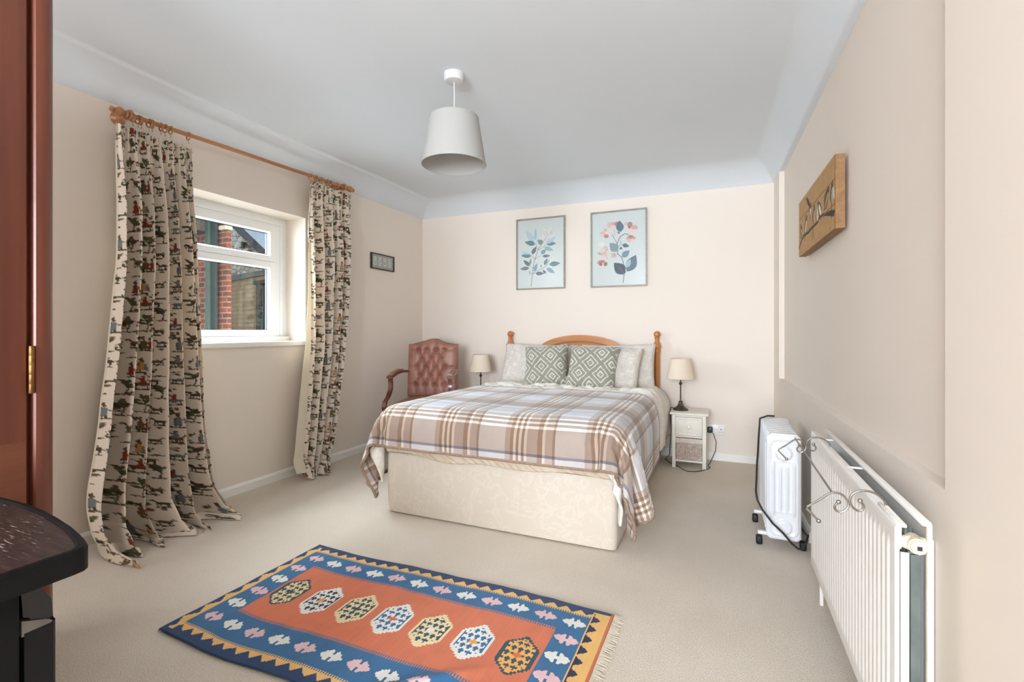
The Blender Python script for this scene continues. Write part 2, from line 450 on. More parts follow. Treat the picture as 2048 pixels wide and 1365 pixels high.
for z0, z1 in ((1.633, 1.905), (1.052, 1.630)):
    y0, y1 = FY0 + 0.04, FY1 - 0.050   # glazing bead with a chamfer towards the glass
    a0, a1, b0, b1 = y0 + .042, y1 - .042, z0 + .042, z1 - .042; xb = FX1 + .004; xc_ = FX1 - .014; d = .012
    O = [(xb, a0, b0), (xb, a1, b0), (xb, a1, b1), (xb, a0, b1)]; I_ = [(xc_, a0 + d, b0 + d), (xc_, a1 - d, b0 + d), (xc_, a1 - d, b1 - d), (xc_, a0 + d, b1 - d)]
    s_.raw(O + I_, [(k, (k + 1) % 4, 4 + (k + 1) % 4, 4 + k) for k in range(4)])
s_.obj('sash', upvc, win, smooth=False)
gk = M('black_gasket', (28, 30, 34), rough=0.5)
g = MB()
for z0, z1 in ((1.685, 1.853), (1.104, 1.578)):
    y0, y1 = FY0 + 0.092, FY1 - 0.102; xa, xb = FX1 - 0.030, FX1 - 0.0135; t_ = 0.004
    g.box(xa, y0, z0, xb, y1, z0 + t_).box(xa, y0, z1 - t_, xb, y1, z1).box(xa, y0, z0, xb, y0 + t_, z1).box(xa, y1 - t_, z0, xb, y1, z1)
g.obj('gasket', gk, win)
m, nt, b = new_mat('window_glass')
tr = nt.nodes.new('ShaderNodeBsdfTransparent'); gl = nt.nodes.new('ShaderNodeBsdfGlossy'); gl.inputs['Roughness'].default_value = 0.02
lw_ = nt.nodes.new('ShaderNodeLayerWeight'); pw_ = nt.nodes.new('ShaderNodeMath'); pw_.operation = 'POWER'; pw_.inputs[1].default_value = 4.0
nt.links.new(lw_.outputs['Facing'], pw_.inputs[0]); ad_ = nt.nodes.new('ShaderNodeMath'); ad_.operation = 'MULTIPLY_ADD'; ad_.inputs[1].default_value = 0.6; ad_.inputs[2].default_value = 0.035
lw_.inputs['Blend'].default_value = 0.5; nt.links.new(pw_.outputs[0], ad_.inputs[0]); ms = nt.nodes.new('ShaderNodeMixShader')
tr.inputs['Color'].default_value = (0.96, 0.98, 0.97, 1)
nt.links.new(ad_.outputs[0], ms.inputs[0]); nt.links.new(tr.outputs[0], ms.inputs[1]); nt.links.new(gl.outputs[0], ms.inputs[2])
nt.links.new(ms.outputs[0], nt.nodes['Material Output'].inputs['Surface'])
glass = m
p = MB()
p.box(FX1 - 0.036, FY0 + 0.06, 1.66, FX1 - 0.032, FY1 - 0.08, 1.88)
p.obj('pane', glass, win, smooth=False)
p = MB(); p.box(FX1 - 0.036, FY0 + 0.06, 1.075, FX1 - 0.032, FY1 - 0.08, 1.61); p.obj('pane', glass, win, smooth=False)
# sill board
sl = MB(); sl.box(FX1 - 0.03, WY0 + 0.001, 0.986, LX + 0.022, WY1 - 0.001, 1.022, 0.006)
sl.box(FX1 - 0.03, WY0 + 0.001, 1.020, FX1 + 0.03, WY1 - 0.001, 1.056, 0.005)
struct(sl.obj('trim_1', gloss_white))

# ================================================================== OUTDOORS, seen through the window
ground_m = M('yard_ground', (120, 116, 108), (92, 90, 84), rough=0.95, scale=2)
struct(MB().box(-16, -6, -0.7, LX - 0.3, 16, -0.5).obj('ground', ground_m, smooth=False))
def wall_frame(P0, ang):
    a = math.radians(ang); u = Vector((math.sin(a), -math.cos(a), 0)); n_ = Vector((math.cos(a), math.sin(a), 0))
    return Matrix((( u.x, n_.x, 0, P0[0]), (u.y, n_.y, 0, P0[1]), (0, 0, 1, 0), (0, 0, 0, 1)))
WS = wall_frame((-8.9, 6.5), 74); WB = wall_frame((-6.6, 4.6), 85)
uvk = lambda co: (co.x, co.z)
def outd(mb, name, mat, Mx, parent=None, uv=True, smooth=False):
    o = mb.obj(name, mat, parent, smooth=smooth)
    if uv: quad_uv(o, lambda c: (c.x + c.y * 0.5, c.z))
    o.data.transform(Mx); o.data.update(); return o
stone_m, nt, b = new_mat('rubble_stone')
tc = nt.nodes.new('ShaderNodeTexCoord'); mp = nt.nodes.new('ShaderNodeMapping'); mp.inputs['Scale'].default_value = (5, 5, 11)
vo = nt.nodes.new('ShaderNodeTexVoronoi'); vo.feature = 'DISTANCE_TO_EDGE'; vo.inputs['Scale'].default_value = 1.0
vc = nt.nodes.new('ShaderNodeTexVoronoi'); vc.inputs['Scale'].default_value = 1.0
nt.links.new(tc.outputs['Object'], mp.inputs['Vector']); nt.links.new(mp.outputs[0], vo.inputs['Vector']); nt.links.new(mp.outputs[0], vc.inputs['Vector'])
rA = ramp(nt, vo.outputs['Distance'], [(0.0, s2l(96, 88, 78)), (0.07, (1, 1, 1, 1))])
sp = nt.nodes.new('ShaderNodeSeparateColor'); nt.links.new(vc.outputs['Color'], sp.inputs[0])
rB = ramp(nt, sp.outputs[0], [(0.0, s2l(192, 184, 168)), (0.5, s2l(222, 216, 202)), (1.0, s2l(238, 232, 218))])
mx = nt.nodes.new('ShaderNodeMix'); mx.data_type = 'RGBA'; mx.blend_type = 'MULTIPLY'; mx.inputs[0].default_value = 1
nt.links.new(rB.outputs[0], mx.inputs[6]); nt.links.new(rA.outputs[0], mx.inputs[7]); nt.links.new(mx.outputs[2], b.inputs['Base Color'])
b.inputs['Roughness'].default_value = 0.95; add_bump(nt, b, vo.outputs['Distance'], 0.8, 0.05)
yellow_b = brick_mat('buff_brick', (232, 204, 160), (216, 188, 146), (196, 172, 136), bw=0.44, bh=0.07, msize=0.008)
red_b = brick_mat('red_brick', (140, 68, 46), (96, 48, 36), (138, 118, 102))
green_p = M('green_paint', (66, 88, 76), (56, 76, 66), rough=0.5, scale=5)
dark_green = M('dark_green_paint', (36, 52, 48), (30, 44, 42), rough=0.6, scale=5)
slate_m = M('slate_dark', (52, 56, 64), (40, 44, 52), rough=0.6, scale=6)
sheet_m = M('roof_sheet', (168, 182, 196), (150, 166, 182), rough=0.5, scale=3, stretch=(1, 1, 12))
outh = thing('outbuilding', 'pale stone outbuilding with buff brick lower wall and sloping roof, beyond the window', 'building', (-8.9, 6.5, -0.5))
off = (8.9, -6.5, 0.5)
def oth(mb, name, mat, uv=True):
    o = mb.obj(name, mat, None, smooth=False)
    if uv: quad_uv(o, lambda c: (c.x + c.y * 0.5, c.z))
    o.data.transform(Matrix.Translation(off) @ WS); o.data.update(); o.parent = outh; return o
oth(MB().prism([(-2.2, 2.14), (6, 2.14), (6, 0.9), (2.3, 2.02), (1.73, 2.58), (0.55, 3.09), (-0.6, 3.6), (-2.2, 4.0)][:2] + [(3.2, 2.14), (2.1, 2.30), (1.73, 2.58), (0.62, 3.10), (-0.6, 3.65), (-2.2, 4.2)], 0.0, 0.35, axis='Y'), 'stone_gable', stone_m)
oth(MB().box(-2.2, 0.0, -0.5, 1.33, 0.35, 2.08).box(2.35, 0.0, -0.5, 6, 0.35, 2.08).box(1.33, 0.0, 1.97, 2.35, 0.35, 2.08), 'brick_wall', yellow_b)
oth(MB().box(-0.02, -0.03, 2.07, 6, 0.1, 2.17, 0.005), 'beam', green_p)
vg = MB().raw([(0.30, -0.18, 3.22), (3.0, -0.18, 1.78), (3.0, -0.18, 1.95), (0.30, -0.18, 3.42), (0.30, 0.1, 3.22), (3.0, 0.1, 1.78), (3.0, 0.1, 1.95), (0.30, 0.1, 3.42)],
    [(0, 1, 2, 3), (7, 6, 5, 4), (0, 4, 5, 1), (3, 2, 6, 7), (0, 3, 7, 4), (1, 5, 6, 2)])
oth(vg, 'bargeboard', slate_m)
rf = MB().raw([(0.28, -0.2, 3.43), (3.0, -0.2, 1.96), (3.6, 5.5, 4.2), (0.9, 5.5, 5.2)], [(0, 1, 2, 3)])
oth(rf, 'roof', sheet_m)
dr = oth(MB().box(1.47, 0.02, -0.5, 2.32, 0.08, 1.90, 0.004), 'door', green_p)
d2 = MB()
d2.box(1.36, -0.04, -0.5, 1.47, 0.1, 1.96, 0.006).box(2.32, -0.04, -0.5, 2.43, 0.1, 1.96, 0.006).box(1.30, -0.07, 1.92, 2.5, 0.1, 1.99, 0.006)
oth(d2, 'door_frame', dark_green)
rusty = M('rusty_iron', (70, 50, 40))
for z in (0.2, 1.45): oth(MB().box(1.49, 0.0, z, 1.56, 0.03, z + 0.07, 0.004), 'hinge', rusty)
# security light
ltb = MB().box(-0.07, -0.16, -0.05, 0.07, -0.05, 0.06, 0.015).box(-0.03, -0.06, -0.03, 0.03, 0.0, 0.03, 0.008)
lt = outd(ltb, 'security_light', M('black_plastic', (26, 28, 30), rough=0.4), WS @ Matrix.Translation((1.02, -0.01, 2.65)), uv=False)
tag(lt, 'small black security floodlight fixed to the pale stone gable outside', 'light')
ll = outd(MB().box(-0.05, -0.168, -0.04, 0.03, -0.158, 0.045, 0.004), 'lens', M('lens_glass', (160, 170, 178), rough=0.2), WS @ Matrix.Translation((1.02, -0.01, 2.65)), uv=False)
ll.parent = lt
# red brick building with steel column
bb = thing('brick_building', 'red brick building corner with canopy, seen at the left of the window', 'building', (-6.6, 4.6, -0.5))
offb = (6.6, -4.6, 0.5)
def obb(mb, name, mat, uv=True):
    o = mb.obj(name, mat, None, smooth=False)
    if uv: quad_uv(o, lambda c: (c.x + c.y, c.z))
    o.data.transform(Matrix.Translation(offb) @ WB); o.data.update(); o.parent = bb; return o
obb(MB().box(-0.42, 0.0, -0.5, 0.34, 0.05, 2.62).box(-3.5, 0.0, -0.5, -0.52, 0.4, 2.62), 'brick_wall', red_b)
obb(MB().box(-0.54, -0.04, -0.5, -0.41, 0.42, 2.5, 0.01), 'corner_post', M('blue_black', (34, 42, 56), (30, 36, 48)))
obb(MB().box(-3.2, -0.35, 2.50, -0.05, 0.0, 2.82, 0.01), 'canopy', M('weathered_board', (92, 84, 74), (62, 58, 52), scale=5, stretch=(8, 8, 1)))
obb(MB().box(0.20, -0.05, 2.50, 0.36, 0.06, 2.56, 0.01), 'lintel', M('pale_stone', (198, 190, 172), (178, 170, 150)))
cm = MB().box(-0.045, -0.09, -0.5, 0.07, -0.06, 3.2, 0.004)
cm.box(0.07, -0.12, -0.5, 0.085, -0.02, 3.2, 0.003)
c_ = outd(cm, 'steel_column', green_p, WB, uv=False); tag(c_, 'tall green painted steel column in front of the red brick wall outside', 'column')
cd = outd(MB().box(0.085, -0.09, -0.5, 0.21, -0.06, 3.2, 0.004), 'side_flange', dark_green, WB, uv=False); cd.parent = c_
dp = MB().tube([(-0.33, -0.42, 2.95), (-0.33, -0.42, 2.60), (-0.33, -0.42, 2.56), (-0.36, -0.40, 2.50), (-0.46, -0.34, 2.42), (-0.58, -0.2, 2.36)], 0.035, 12)
dp.lathe([(0.043, 2.54), (0.043, 2.62)], (-0.33, -0.42, 0))
d_ = outd(dp, 'downpipe', M('grey_pipe', (176, 178, 184), (160, 162, 168), rough=0.4), WB, uv=False, smooth=True)
tag(d_, 'grey plastic downpipe bending under the canopy of the brick building', 'pipe')

# ================================================================== BED
damask, nt, b = new_mat('cream_damask')
tc = nt.nodes.new('ShaderNodeTexCoord'); wv = nt.nodes.new('ShaderNodeTexNoise'); wv.inputs['Scale'].default_value = 12; wv.inputs['Detail'].default_value = 1.5; wv.inputs['Distortion'].default_value = 1.6
nt.links.new(tc.outputs['Object'], wv.inputs['Vector'])
r = ramp(nt, wv.outputs['Fac'], [(0.50, s2l(203, 191, 174)), (0.56, s2l(208, 197, 181)), (0.60, s2l(208, 197, 181)), (0.64, s2l(203, 191, 174))])
nt.links.new(r.outputs[0], b.inputs['Base Color']); b.inputs['Roughness'].default_value = 0.75; b.inputs['Sheen Weight'].default_value = 0.2
n = noise_node(nt, 600, 2); add_bump(nt, b, n.outputs['Fac'], 0.2, 0.001)
cream_cloth = M('cream_cotton', (208, 192, 170), (198, 180, 156), rough=0.85, scale=12, bump=0.2, bscale=300)
pine = wood('honey_pine', (206, 142, 78), (170, 104, 50), axis='X', rough=0.32, coat=0.3, scale=2.2)
pine_v = wood('honey_pine_turned', (200, 134, 72), (166, 98, 46), axis='Z', rough=0.32, coat=0.3, scale=2.2)

BX0, BX1, BYF = -1.858, -0.468, 2.38
bed = thing('bed', 'double divan bed in cream damask with a honey pine headboard', 'bed', ((BX0 + BX1) / 2, 3.4, 0))
off = (-(BX0 + BX1) / 2, -3.4, 0)
dv = MB()
n_ = 40; ring = []
def rrect(x0, x1, y0, y1, r, k=6):
    pts = []
    for cx, cy, a0 in ((x1 - r, y0 + r, -90), (x1 - r, y1 - r, 0), (x0 + r, y1 - r, 90), (x0 + r, y0 + r, 180)):
        for i in range(k + 1):
            a = math.radians(a0 + 90 * i / k); pts.append((cx + r * math.cos(a), cy + r * math.sin(a)))
    return pts
def stack(mb, layers):
    rings = [[mb.bm.verts.new((x, y, z)) for x, y in rrect(*rc)] for z, rc in layers]
    for p, q in zip(rings, rings[1:]):
        for i in range(len(p)): mb.bm.faces.new([p[i], p[(i + 1) % len(p)], q[(i + 1) % len(q)], q[i]])
    mb.bm.faces.new(rings[0][::-1]); mb.bm.faces.new(rings[-1]); return mb
stack(dv, [(0.004, (BX0 + .02, BX1 - .02, BYF + .02, 4.36, .02)), (0.012, (BX0 + .006, BX1 - .006, BYF + .006, 4.37, .03)), (0.05, (BX0, BX1, BYF, 4.37, .035)),
           (0.2, (BX0 - .004, BX1 + .004, BYF - .004, 4.37, .035)), (0.345, (BX0, BX1, BYF, 4.37, .03)), (0.365, (BX0 + .004, BX1 - .004, BYF + .004, 4.37, .03)), (0.376, (BX0 + .03, BX1 - .03, BYF + .03, 4.36, .03))])
dv.obj('divan_base', damask, bed, off=off)
hb = bpy.data.objects.new('headboard', None); COL.objects.link(hb); hb.parent = bed
prof = [(0.023, 0.02), (0.023, 0.905), (0.027, 0.912), (0.030, 0.920), (0.030, 0.928), (0.024, 0.934), (0.024, 0.938), (0.033, 0.950), (0.034, 0.965), (0.028, 0.985), (0.020, 1.010), (0.018, 1.026), (0.024, 1.032), (0.024, 1.037), (0.018, 1.042)]
prof += [(0.030 * math.sin(a), 1.068 - 0.030 * math.cos(a)) for a in np.linspace(0.6, PI, 9)]
for x in (-1.915, -0.508):
    MB().lathe(prof, (x, 4.395, 0), n=20).obj('post', pine_v, hb, off=off)
top = []
xc = -1.205
def out_x(x):  # outline height of the head panel
    d = abs(x - xc)
    if d < 0.372: return 0.966 + 0.094 * (1 - (d / 0.372) ** 2) ** 0.75 if d < 0.371 else 0.966
    t = (d - 0.372) / 0.32
    return 0.94 + 0.016 * math.sin(t * 9.0) * (1 - t) - 0.05 * t * t
xs = np.linspace(-1.895, -0.528, 90)
poly = [(x, out_x(x)) for x in xs] + [(-0.528, 0.45), (-1.895, 0.45)]
MB().prism(poly, 4.383, 4.405, axis='Y', bev=0.003).obj('panel', pine, hb, off=off, smooth=False)
arc = [(x, out_x(x) - 0.055) for x in np.linspace(xc - 0.33, xc + 0.33, 40)]
inner = [(x, z) for x, z in arc] + [(x, z - 0.012) for x, z in arc[::-1]]
MB().prism(inner, 4.372, 4.385, axis='Y').obj('moulding', wood('dark_pine', (150, 92, 46), (120, 70, 34), axis='X'), hb, off=off, smooth=False)

ma = thing('mattress', 'cream mattress on the divan base, mostly under the duvet', 'mattress', ((BX0 + BX1) / 2, 3.4, 0.376))
off2 = (-(BX0 + BX1) / 2, -3.4, -0.376)
mt_ = MB(); stack(mt_, [(0.378, (BX0 + .05, BX1 - .05, BYF + .04, 4.33, .06)), (0.40, (BX0 + .01, BX1 - .01, BYF + .005, 4.36, .08)), (0.53, (BX0 + .01, BX1 - .01, BYF + .005, 4.36, .08)), (0.568, (BX0 + .05, BX1 - .05, BYF + .05, 4.34, .08)), (0.575, (BX0 + .09, BX1 - .09, BYF + .09, 4.30, .08))])
mt_.obj('ticking', damask, ma, off=off2)
# rumpled bottom sheet showing under the blanket at the foot
rng = np.random.RandomState(4)
nx, ny = 240, 26; X, T = np.meshgrid(np.linspace(BX0 + .02, BX1 - .02, nx), np.linspace(0, 1, ny))
s0 = (X - X.min()) / (X.max() - X.min())
low = 0.372 - 0.012 * np.sin(s0 * PI) ** 2 + 0.006 * np.sin(s0 * 17) - 0.012 * np.exp(-((s0 - 0.33) / .1) ** 2)
Z = low + (0.50 - low) * T
fold = 0.012 * np.sin((s0 * 46 + T * 5 + 2 * np.sin(s0 * 9)) ) * np.sin(T * PI) ** .5 + 0.007 * np.sin(s0 * 120 + T * 14 + 3 * np.sin(s0 * 11)) * (1 - T)
Y = BYF - 0.008 - 0.010 * np.sin(T * PI) - np.abs(fold)
P = np.stack([X, Y, Z], -1) + np.array(off2)
grid_mesh('bottom_sheet', P, cream_cloth, ma, thick=0.003)

def cloth_grid(vals, shape):
    """resting shape of a draped cloth: millimetre positions stored as second differences; 9000+n stands for n zeros"""
    e = []
    for v in vals:
        if v > 8999: e.extend([0] * (v - 9000))
        else: e.append(v)
    e = np.array(e).reshape(3, shape[0], shape[1]).transpose(1, 2, 0)
    return np.cumsum(np.cumsum(e, 0), 1) * 0.001
def refine(P, k):
    """smooth upsampling of a cloth grid (Catmull-Rom along both axes)"""
    def up(A):
        n = A.shape[0]; t = np.linspace(0, n - 1, (n - 1) * k + 1); i = np.minimum(t.astype(int), n - 2); f = (t - i)[:, None, None]
        g = lambda j: A[np.clip(j, 0, n - 1)]
        p0, p1, p2, p3 = g(i - 1), g(i), g(i + 1), g(i + 2)
        return 0.5 * (2 * p1 + (p2 - p0) * f + (2 * p0 - 5 * p1 + 4 * p2 - p3) * f ** 2 + (3 * p1 - p0 - 3 * p2 + p3) * f ** 3)
    return np.ascontiguousarray(np.transpose(up(np.ascontiguousarray(np.transpose(up(P), (1, 0, 2)))), (1, 0, 2)))
DUV = cloth_grid([
-1872,5,-8,-20,-24,19,42,5,41,40,49,50,50,50,50,49,50,50,50,50,50,50,50,49,50,50,50,50,50,49,50,50,50,50,44,33,27,-14,27,0,26,18,-4,-8,-28,14,20,21,
11,-41,-17,18,-2,5,-1,9011,-1,1,9010,2,3,-20,34,-19,29,-17,-26,-5,4,-42,3,11,16,24,21,-41,11,-5,2,1,-1,9002,-1,1,9017,-1,1,2,11,-3,20,-31,-17,7,15,15,
-38,-3,-2,6,11,8,23,-15,10,-1,0,1,0,-1,1,9006,-1,1,9006,1,-1,9003,1,8,11,4,-34,6,16,13,11,5,28,-17,-18,-19,-10,12,11,8,0,3,1,9002,1,9005,-1,0,1,9008,
1,9003,3,2,5,-5,12,11,9,4,-2,-2,43,0,-3,-3,-12,-18,-14,3,1,2,9002,1,9002,-1,9003,1,9013,2,-1,2,3,7,6,-7,-11,-10,-9,-8,-11,0,2,0,2,2,8,-1,-1,-1,9002,
-1,9002,1,9015,1,0,-1,0,-1,-1,-7,-10,-8,-5,-5,-3,-2,7,0,1,1,0,-3,-5,-1,1,-1,9019,1,0,-1,9003,-1,0,1,1,0,-1,-2,-3,-4,8,-1,-3,-2,-2,9002,1,-1,9019,1,-1,
9003,-1,0,1,9002,-1,9002,1,9002,1,-1,9007,1,-1,9019,-1,9002,1,9020,1,-1,9016,-1,0,1,9004,-1,0,1,9012,1,-1,9003,1,-1,9024,-1,1,9017,1,-1,9087,1,-1,
9022,1,-1,9063,1,-1,9043,1,-1,9149,-1,1,9085,-1,1,9085,-1,1,9045,-1,1,9023,1,-1,9013,-1,1,9004,-1,1,9013,1,-1,9064,-1,1,9041,-1,1,9041,-1,1,9041,-1,1,
9085,-1,1,9006,-1,1,9015,1,-1,9008,1,-1,9014,-1,1,9018,1,-1,9021,-1,1,9020,1,-1,9013,-1,1,9008,-1,1,9038,-1,1,9022,1,-1,9005,1,-1,9010,-1,1,9004,-1,1,
9014,1,-1,9002,1,-1,9015,-1,1,9003,-1,1,9015,1,-1,9015,-1,1,9007,-1,1,0,-1,0,1,9011,1,-1,0,1,-1,9002,1,-1,9004,1,-1,9007,-1,1,9005,-1,0,1,9013,1,0,-1,
1,-1,9002,1,-1,9019,-2,1,1,9013,1,1,-2,9005,1,-1,9018,-3,2,1,9006,2350,-19,-19,-9,-3,-21,1,46,12,-17,8,4,1,1,0,1,9013,-1,0,-1,-1,-5,-20,-32,24,33,12,
-39,-26,12,15,15,31,9,2,-11,-12,16,-21,-17,4,5,1,-5,0,-1,0,-1,9013,1,9002,1,4,9,5,6,-8,-44,25,41,2,-1,1,6,10,15,10,-3,-13,8,-37,8,3,-6,3,9003,-1,9012,
1,0,-1,1,-1,-1,11,12,-1,-42,31,29,-1,2,1,-5,16,-8,-3,11,18,1,0,-3,-25,13,-1,-1,-1,9002,1,9012,-1,0,1,0,1,0,-4,15,-26,24,14,9002,-6,-11,-8,27,8,1,-8,
-10,11,7,5,-1,-4,0,-1,9021,1,3,0,1,1,0,-10,-10,-5,2,3,17,-1,4,6,10,4,3,3,0,1,-2,1,9013,1,9002,-1,9004,1,9002,-1,-4,-6,2,1,-1,-3,-4,43,1,-1,1,0,2,1,1,
1,-1,0,-1,1,9012,-1,9002,1,9004,-1,1,1,-2,-3,-7,-7,-5,-4,-2,-1,46,9005,1,1,9004,-1,9002,1,9016,-1,1,9003,-1,0,1,9002,-1,-1,47,0,1,9002,-1,9002,1,9006,
-1,9008,1,9003,-1,9003,1,9003,-1,1,0,-1,9004,47,9004,1,9018,-1,9003,1,9008,-1,1,9005,48,9005,-1,1,0,-1,9003,1,9021,-1,1,0,-1,0,1,9003,48,9003,-1,0,1,
0,-1,1,9003,-1,9010,1,9005,-1,0,1,9003,-1,1,9002,-1,9003,47,9003,1,9002,-1,1,9015,-1,9005,1,0,-1,9002,1,0,-1,1,9005,48,9005,-1,1,9027,-1,1,0,-1,0,1,
9003,48,9003,-1,0,1,9007,-1,9007,1,9013,-1,1,9002,-1,9002,1,47,9003,1,9004,-1,9004,1,9007,-1,9008,1,9005,-1,1,9004,-1,48,9006,-1,0,1,9021,-1,9002,1,
9003,-1,1,9004,48,9004,-1,0,1,9026,-1,0,1,9002,-1,0,1,9002,48,-1,9003,1,9007,-1,9013,1,9008,-1,0,1,9002,-1,9002,47,1,9007,-1,9003,1,9013,-1,9004,1,
9005,-1,1,9004,48,9006,-1,0,1,9022,-1,0,1,9004,-1,1,9003,48,9002,-1,9003,1,9026,-1,0,1,9003,-1,0,1,0,47,9002,1,9008,-1,9016,1,9006,-1,0,1,9003,-1,0,
48,9007,-1,9003,1,9016,-1,9002,1,9005,-1,1,9004,48,9004,-1,9002,1,9023,-1,0,1,9004,-1,0,1,9002,48,-1,9003,1,9013,-1,9006,1,9007,-1,0,1,9004,-1,1,0,47,
1,9008,-1,9008,1,9006,-1,9003,1,9005,-1,0,1,9003,-1,1,48,9006,-1,9002,1,9019,-1,9002,1,9004,-1,1,9003,-1,48,9003,-1,9002,1,9025,-1,0,1,9003,-1,1,9003,
48,-1,9002,1,9011,-1,9010,1,9007,-1,0,1,9002,-1,1,9002,47,1,9007,-1,9006,1,9010,-1,9004,1,9004,-1,1,9002,-1,1,0,48,9005,-1,9002,1,9022,-1,0,1,9003,-1,
1,9002,-1,1,48,9002,-1,9002,1,9027,-1,0,1,9002,-1,1,9002,-1,48,-1,0,1,9008,-1,9016,1,9006,-1,0,1,0,-1,1,9002,47,1,9005,-1,9004,1,9016,-1,9003,1,9004,
-1,1,0,-1,1,0,48,9004,-1,0,1,9025,-1,9002,1,9002,-1,1,9003,48,9002,-1,0,1,9030,-1,1,9004,-1,1,48,-1,0,1,9004,-1,0,1,-1,1,-1,9016,1,9006,-1,1,0,-1,1,
9002,47,1,9005,-1,1,0,-1,1,-1,1,9016,-1,9005,1,0,-1,1,0,-1,1,0,48,9003,-1,9002,1,9028,-1,1,0,-1,1,9002,-1,48,0,-1,0,1,9032,-1,1,0,-1,1,-1,1,48,-1,1,
9004,-1,9003,1,9002,-1,9012,1,0,-1,1,9003,-1,0,1,0,-1,1,9004,47,1,9002,-1,0,1,9004,-1,9002,1,9012,-1,0,1,-1,9003,1,0,-1,1,0,-1,1,-1,1,0,48,0,-1,0,1,0,
-1,9002,-1,9026,2,-1,1,0,-1,1,-1,0,188,46,45,45,44,37,24,4,4,1,-2,0,-1,9003,1,9015,1,1,5,9,-21,-33,-31,-30,-32,-44,-47,-47,20,-1,1,0,1,7,12,8,-1,0,1,
-1,1,9003,-1,9003,1,9011,-1,0,-2,-3,-6,1,1,-5,-14,-3,9002,22,-1,-1,9002,2,8,15,2,9002,1,9008,-1,9011,1,0,-2,-5,-6,2,-8,-12,-1,9003,20,1,9002,-1,-2,1,
12,13,-1,9008,1,9013,-1,-1,2,-10,3,-12,-9,-1,9003,1,3,4,5,4,4,1,-2,2,5,5,1,9007,-1,9014,1,-4,-4,-5,-4,0,1,9003,-1,-1,9002,1,2,4,7,-1,0,1,9006,-1,9009,
1,9006,-1,0,-1,0,2,-1,-2,-3,-2,-2,-3,0,1,9003,1,-2,1,-1,9007,1,9009,-1,9008,2,1,-3,-2,-1,1,-1,-1,9004,-1,9002,2,-1,9028,-1,1,9042,1,-1,9009,1,-1,9034,
1,-1,9051,1,0,-1,1,-1,9161,1,-1,9011,-1,1,9072,1,-1,9004,1,1,-1,9005,1,-1,9087,1,-1,9076,1,-1,9085,1,-1,9037,1,-1,9046,1,-1,9047,1,-1,9036,1,-1,9041,
1,-1,9047,1,9037,1,-1,9007,1,-1,9038,1,-1,9036,1,-1,9003,1,-1,9007,1,-1,-1,1,9030,1,-1,9005,1,-1,9030,1,-1,0,1,0,-1,9007,1,-1,9031,1,-1,9003,1,9006,1,
-1,9033,1,0,-1,0,1,-1,9036,1,0,-1,9002,1,0,1,-1,9033,1,0,-1,9002,1,0,-1,9002,1,0,-1,0,1,0,-1,9029,1,9002,-1,1,0,1,-1,9002,1,0,-1,9028,1,-1,1,-1,1,
9002,-1,1,0,1,0,-1,9004,1,-1,9025,2,-1,9010,1,9003,-1,9026,1,0,1,-1,1,-1,9004,1,-1,9005,1,1,1,2,1,1,-1,-2,-2,9002,1,1,0,-1,-1,0,1,2,2,0,-2,-2,-2,9002,
2,2,-5,1,1,-1,9004,-1,0,1,0,-1,9002,1,0,2,9,0,1,-1,9002,1,-1,1,9002,-1,9003,1,0,-1,0,1,9003,1,-1,-1,-8,-1,-2,9006,], (44, 44))
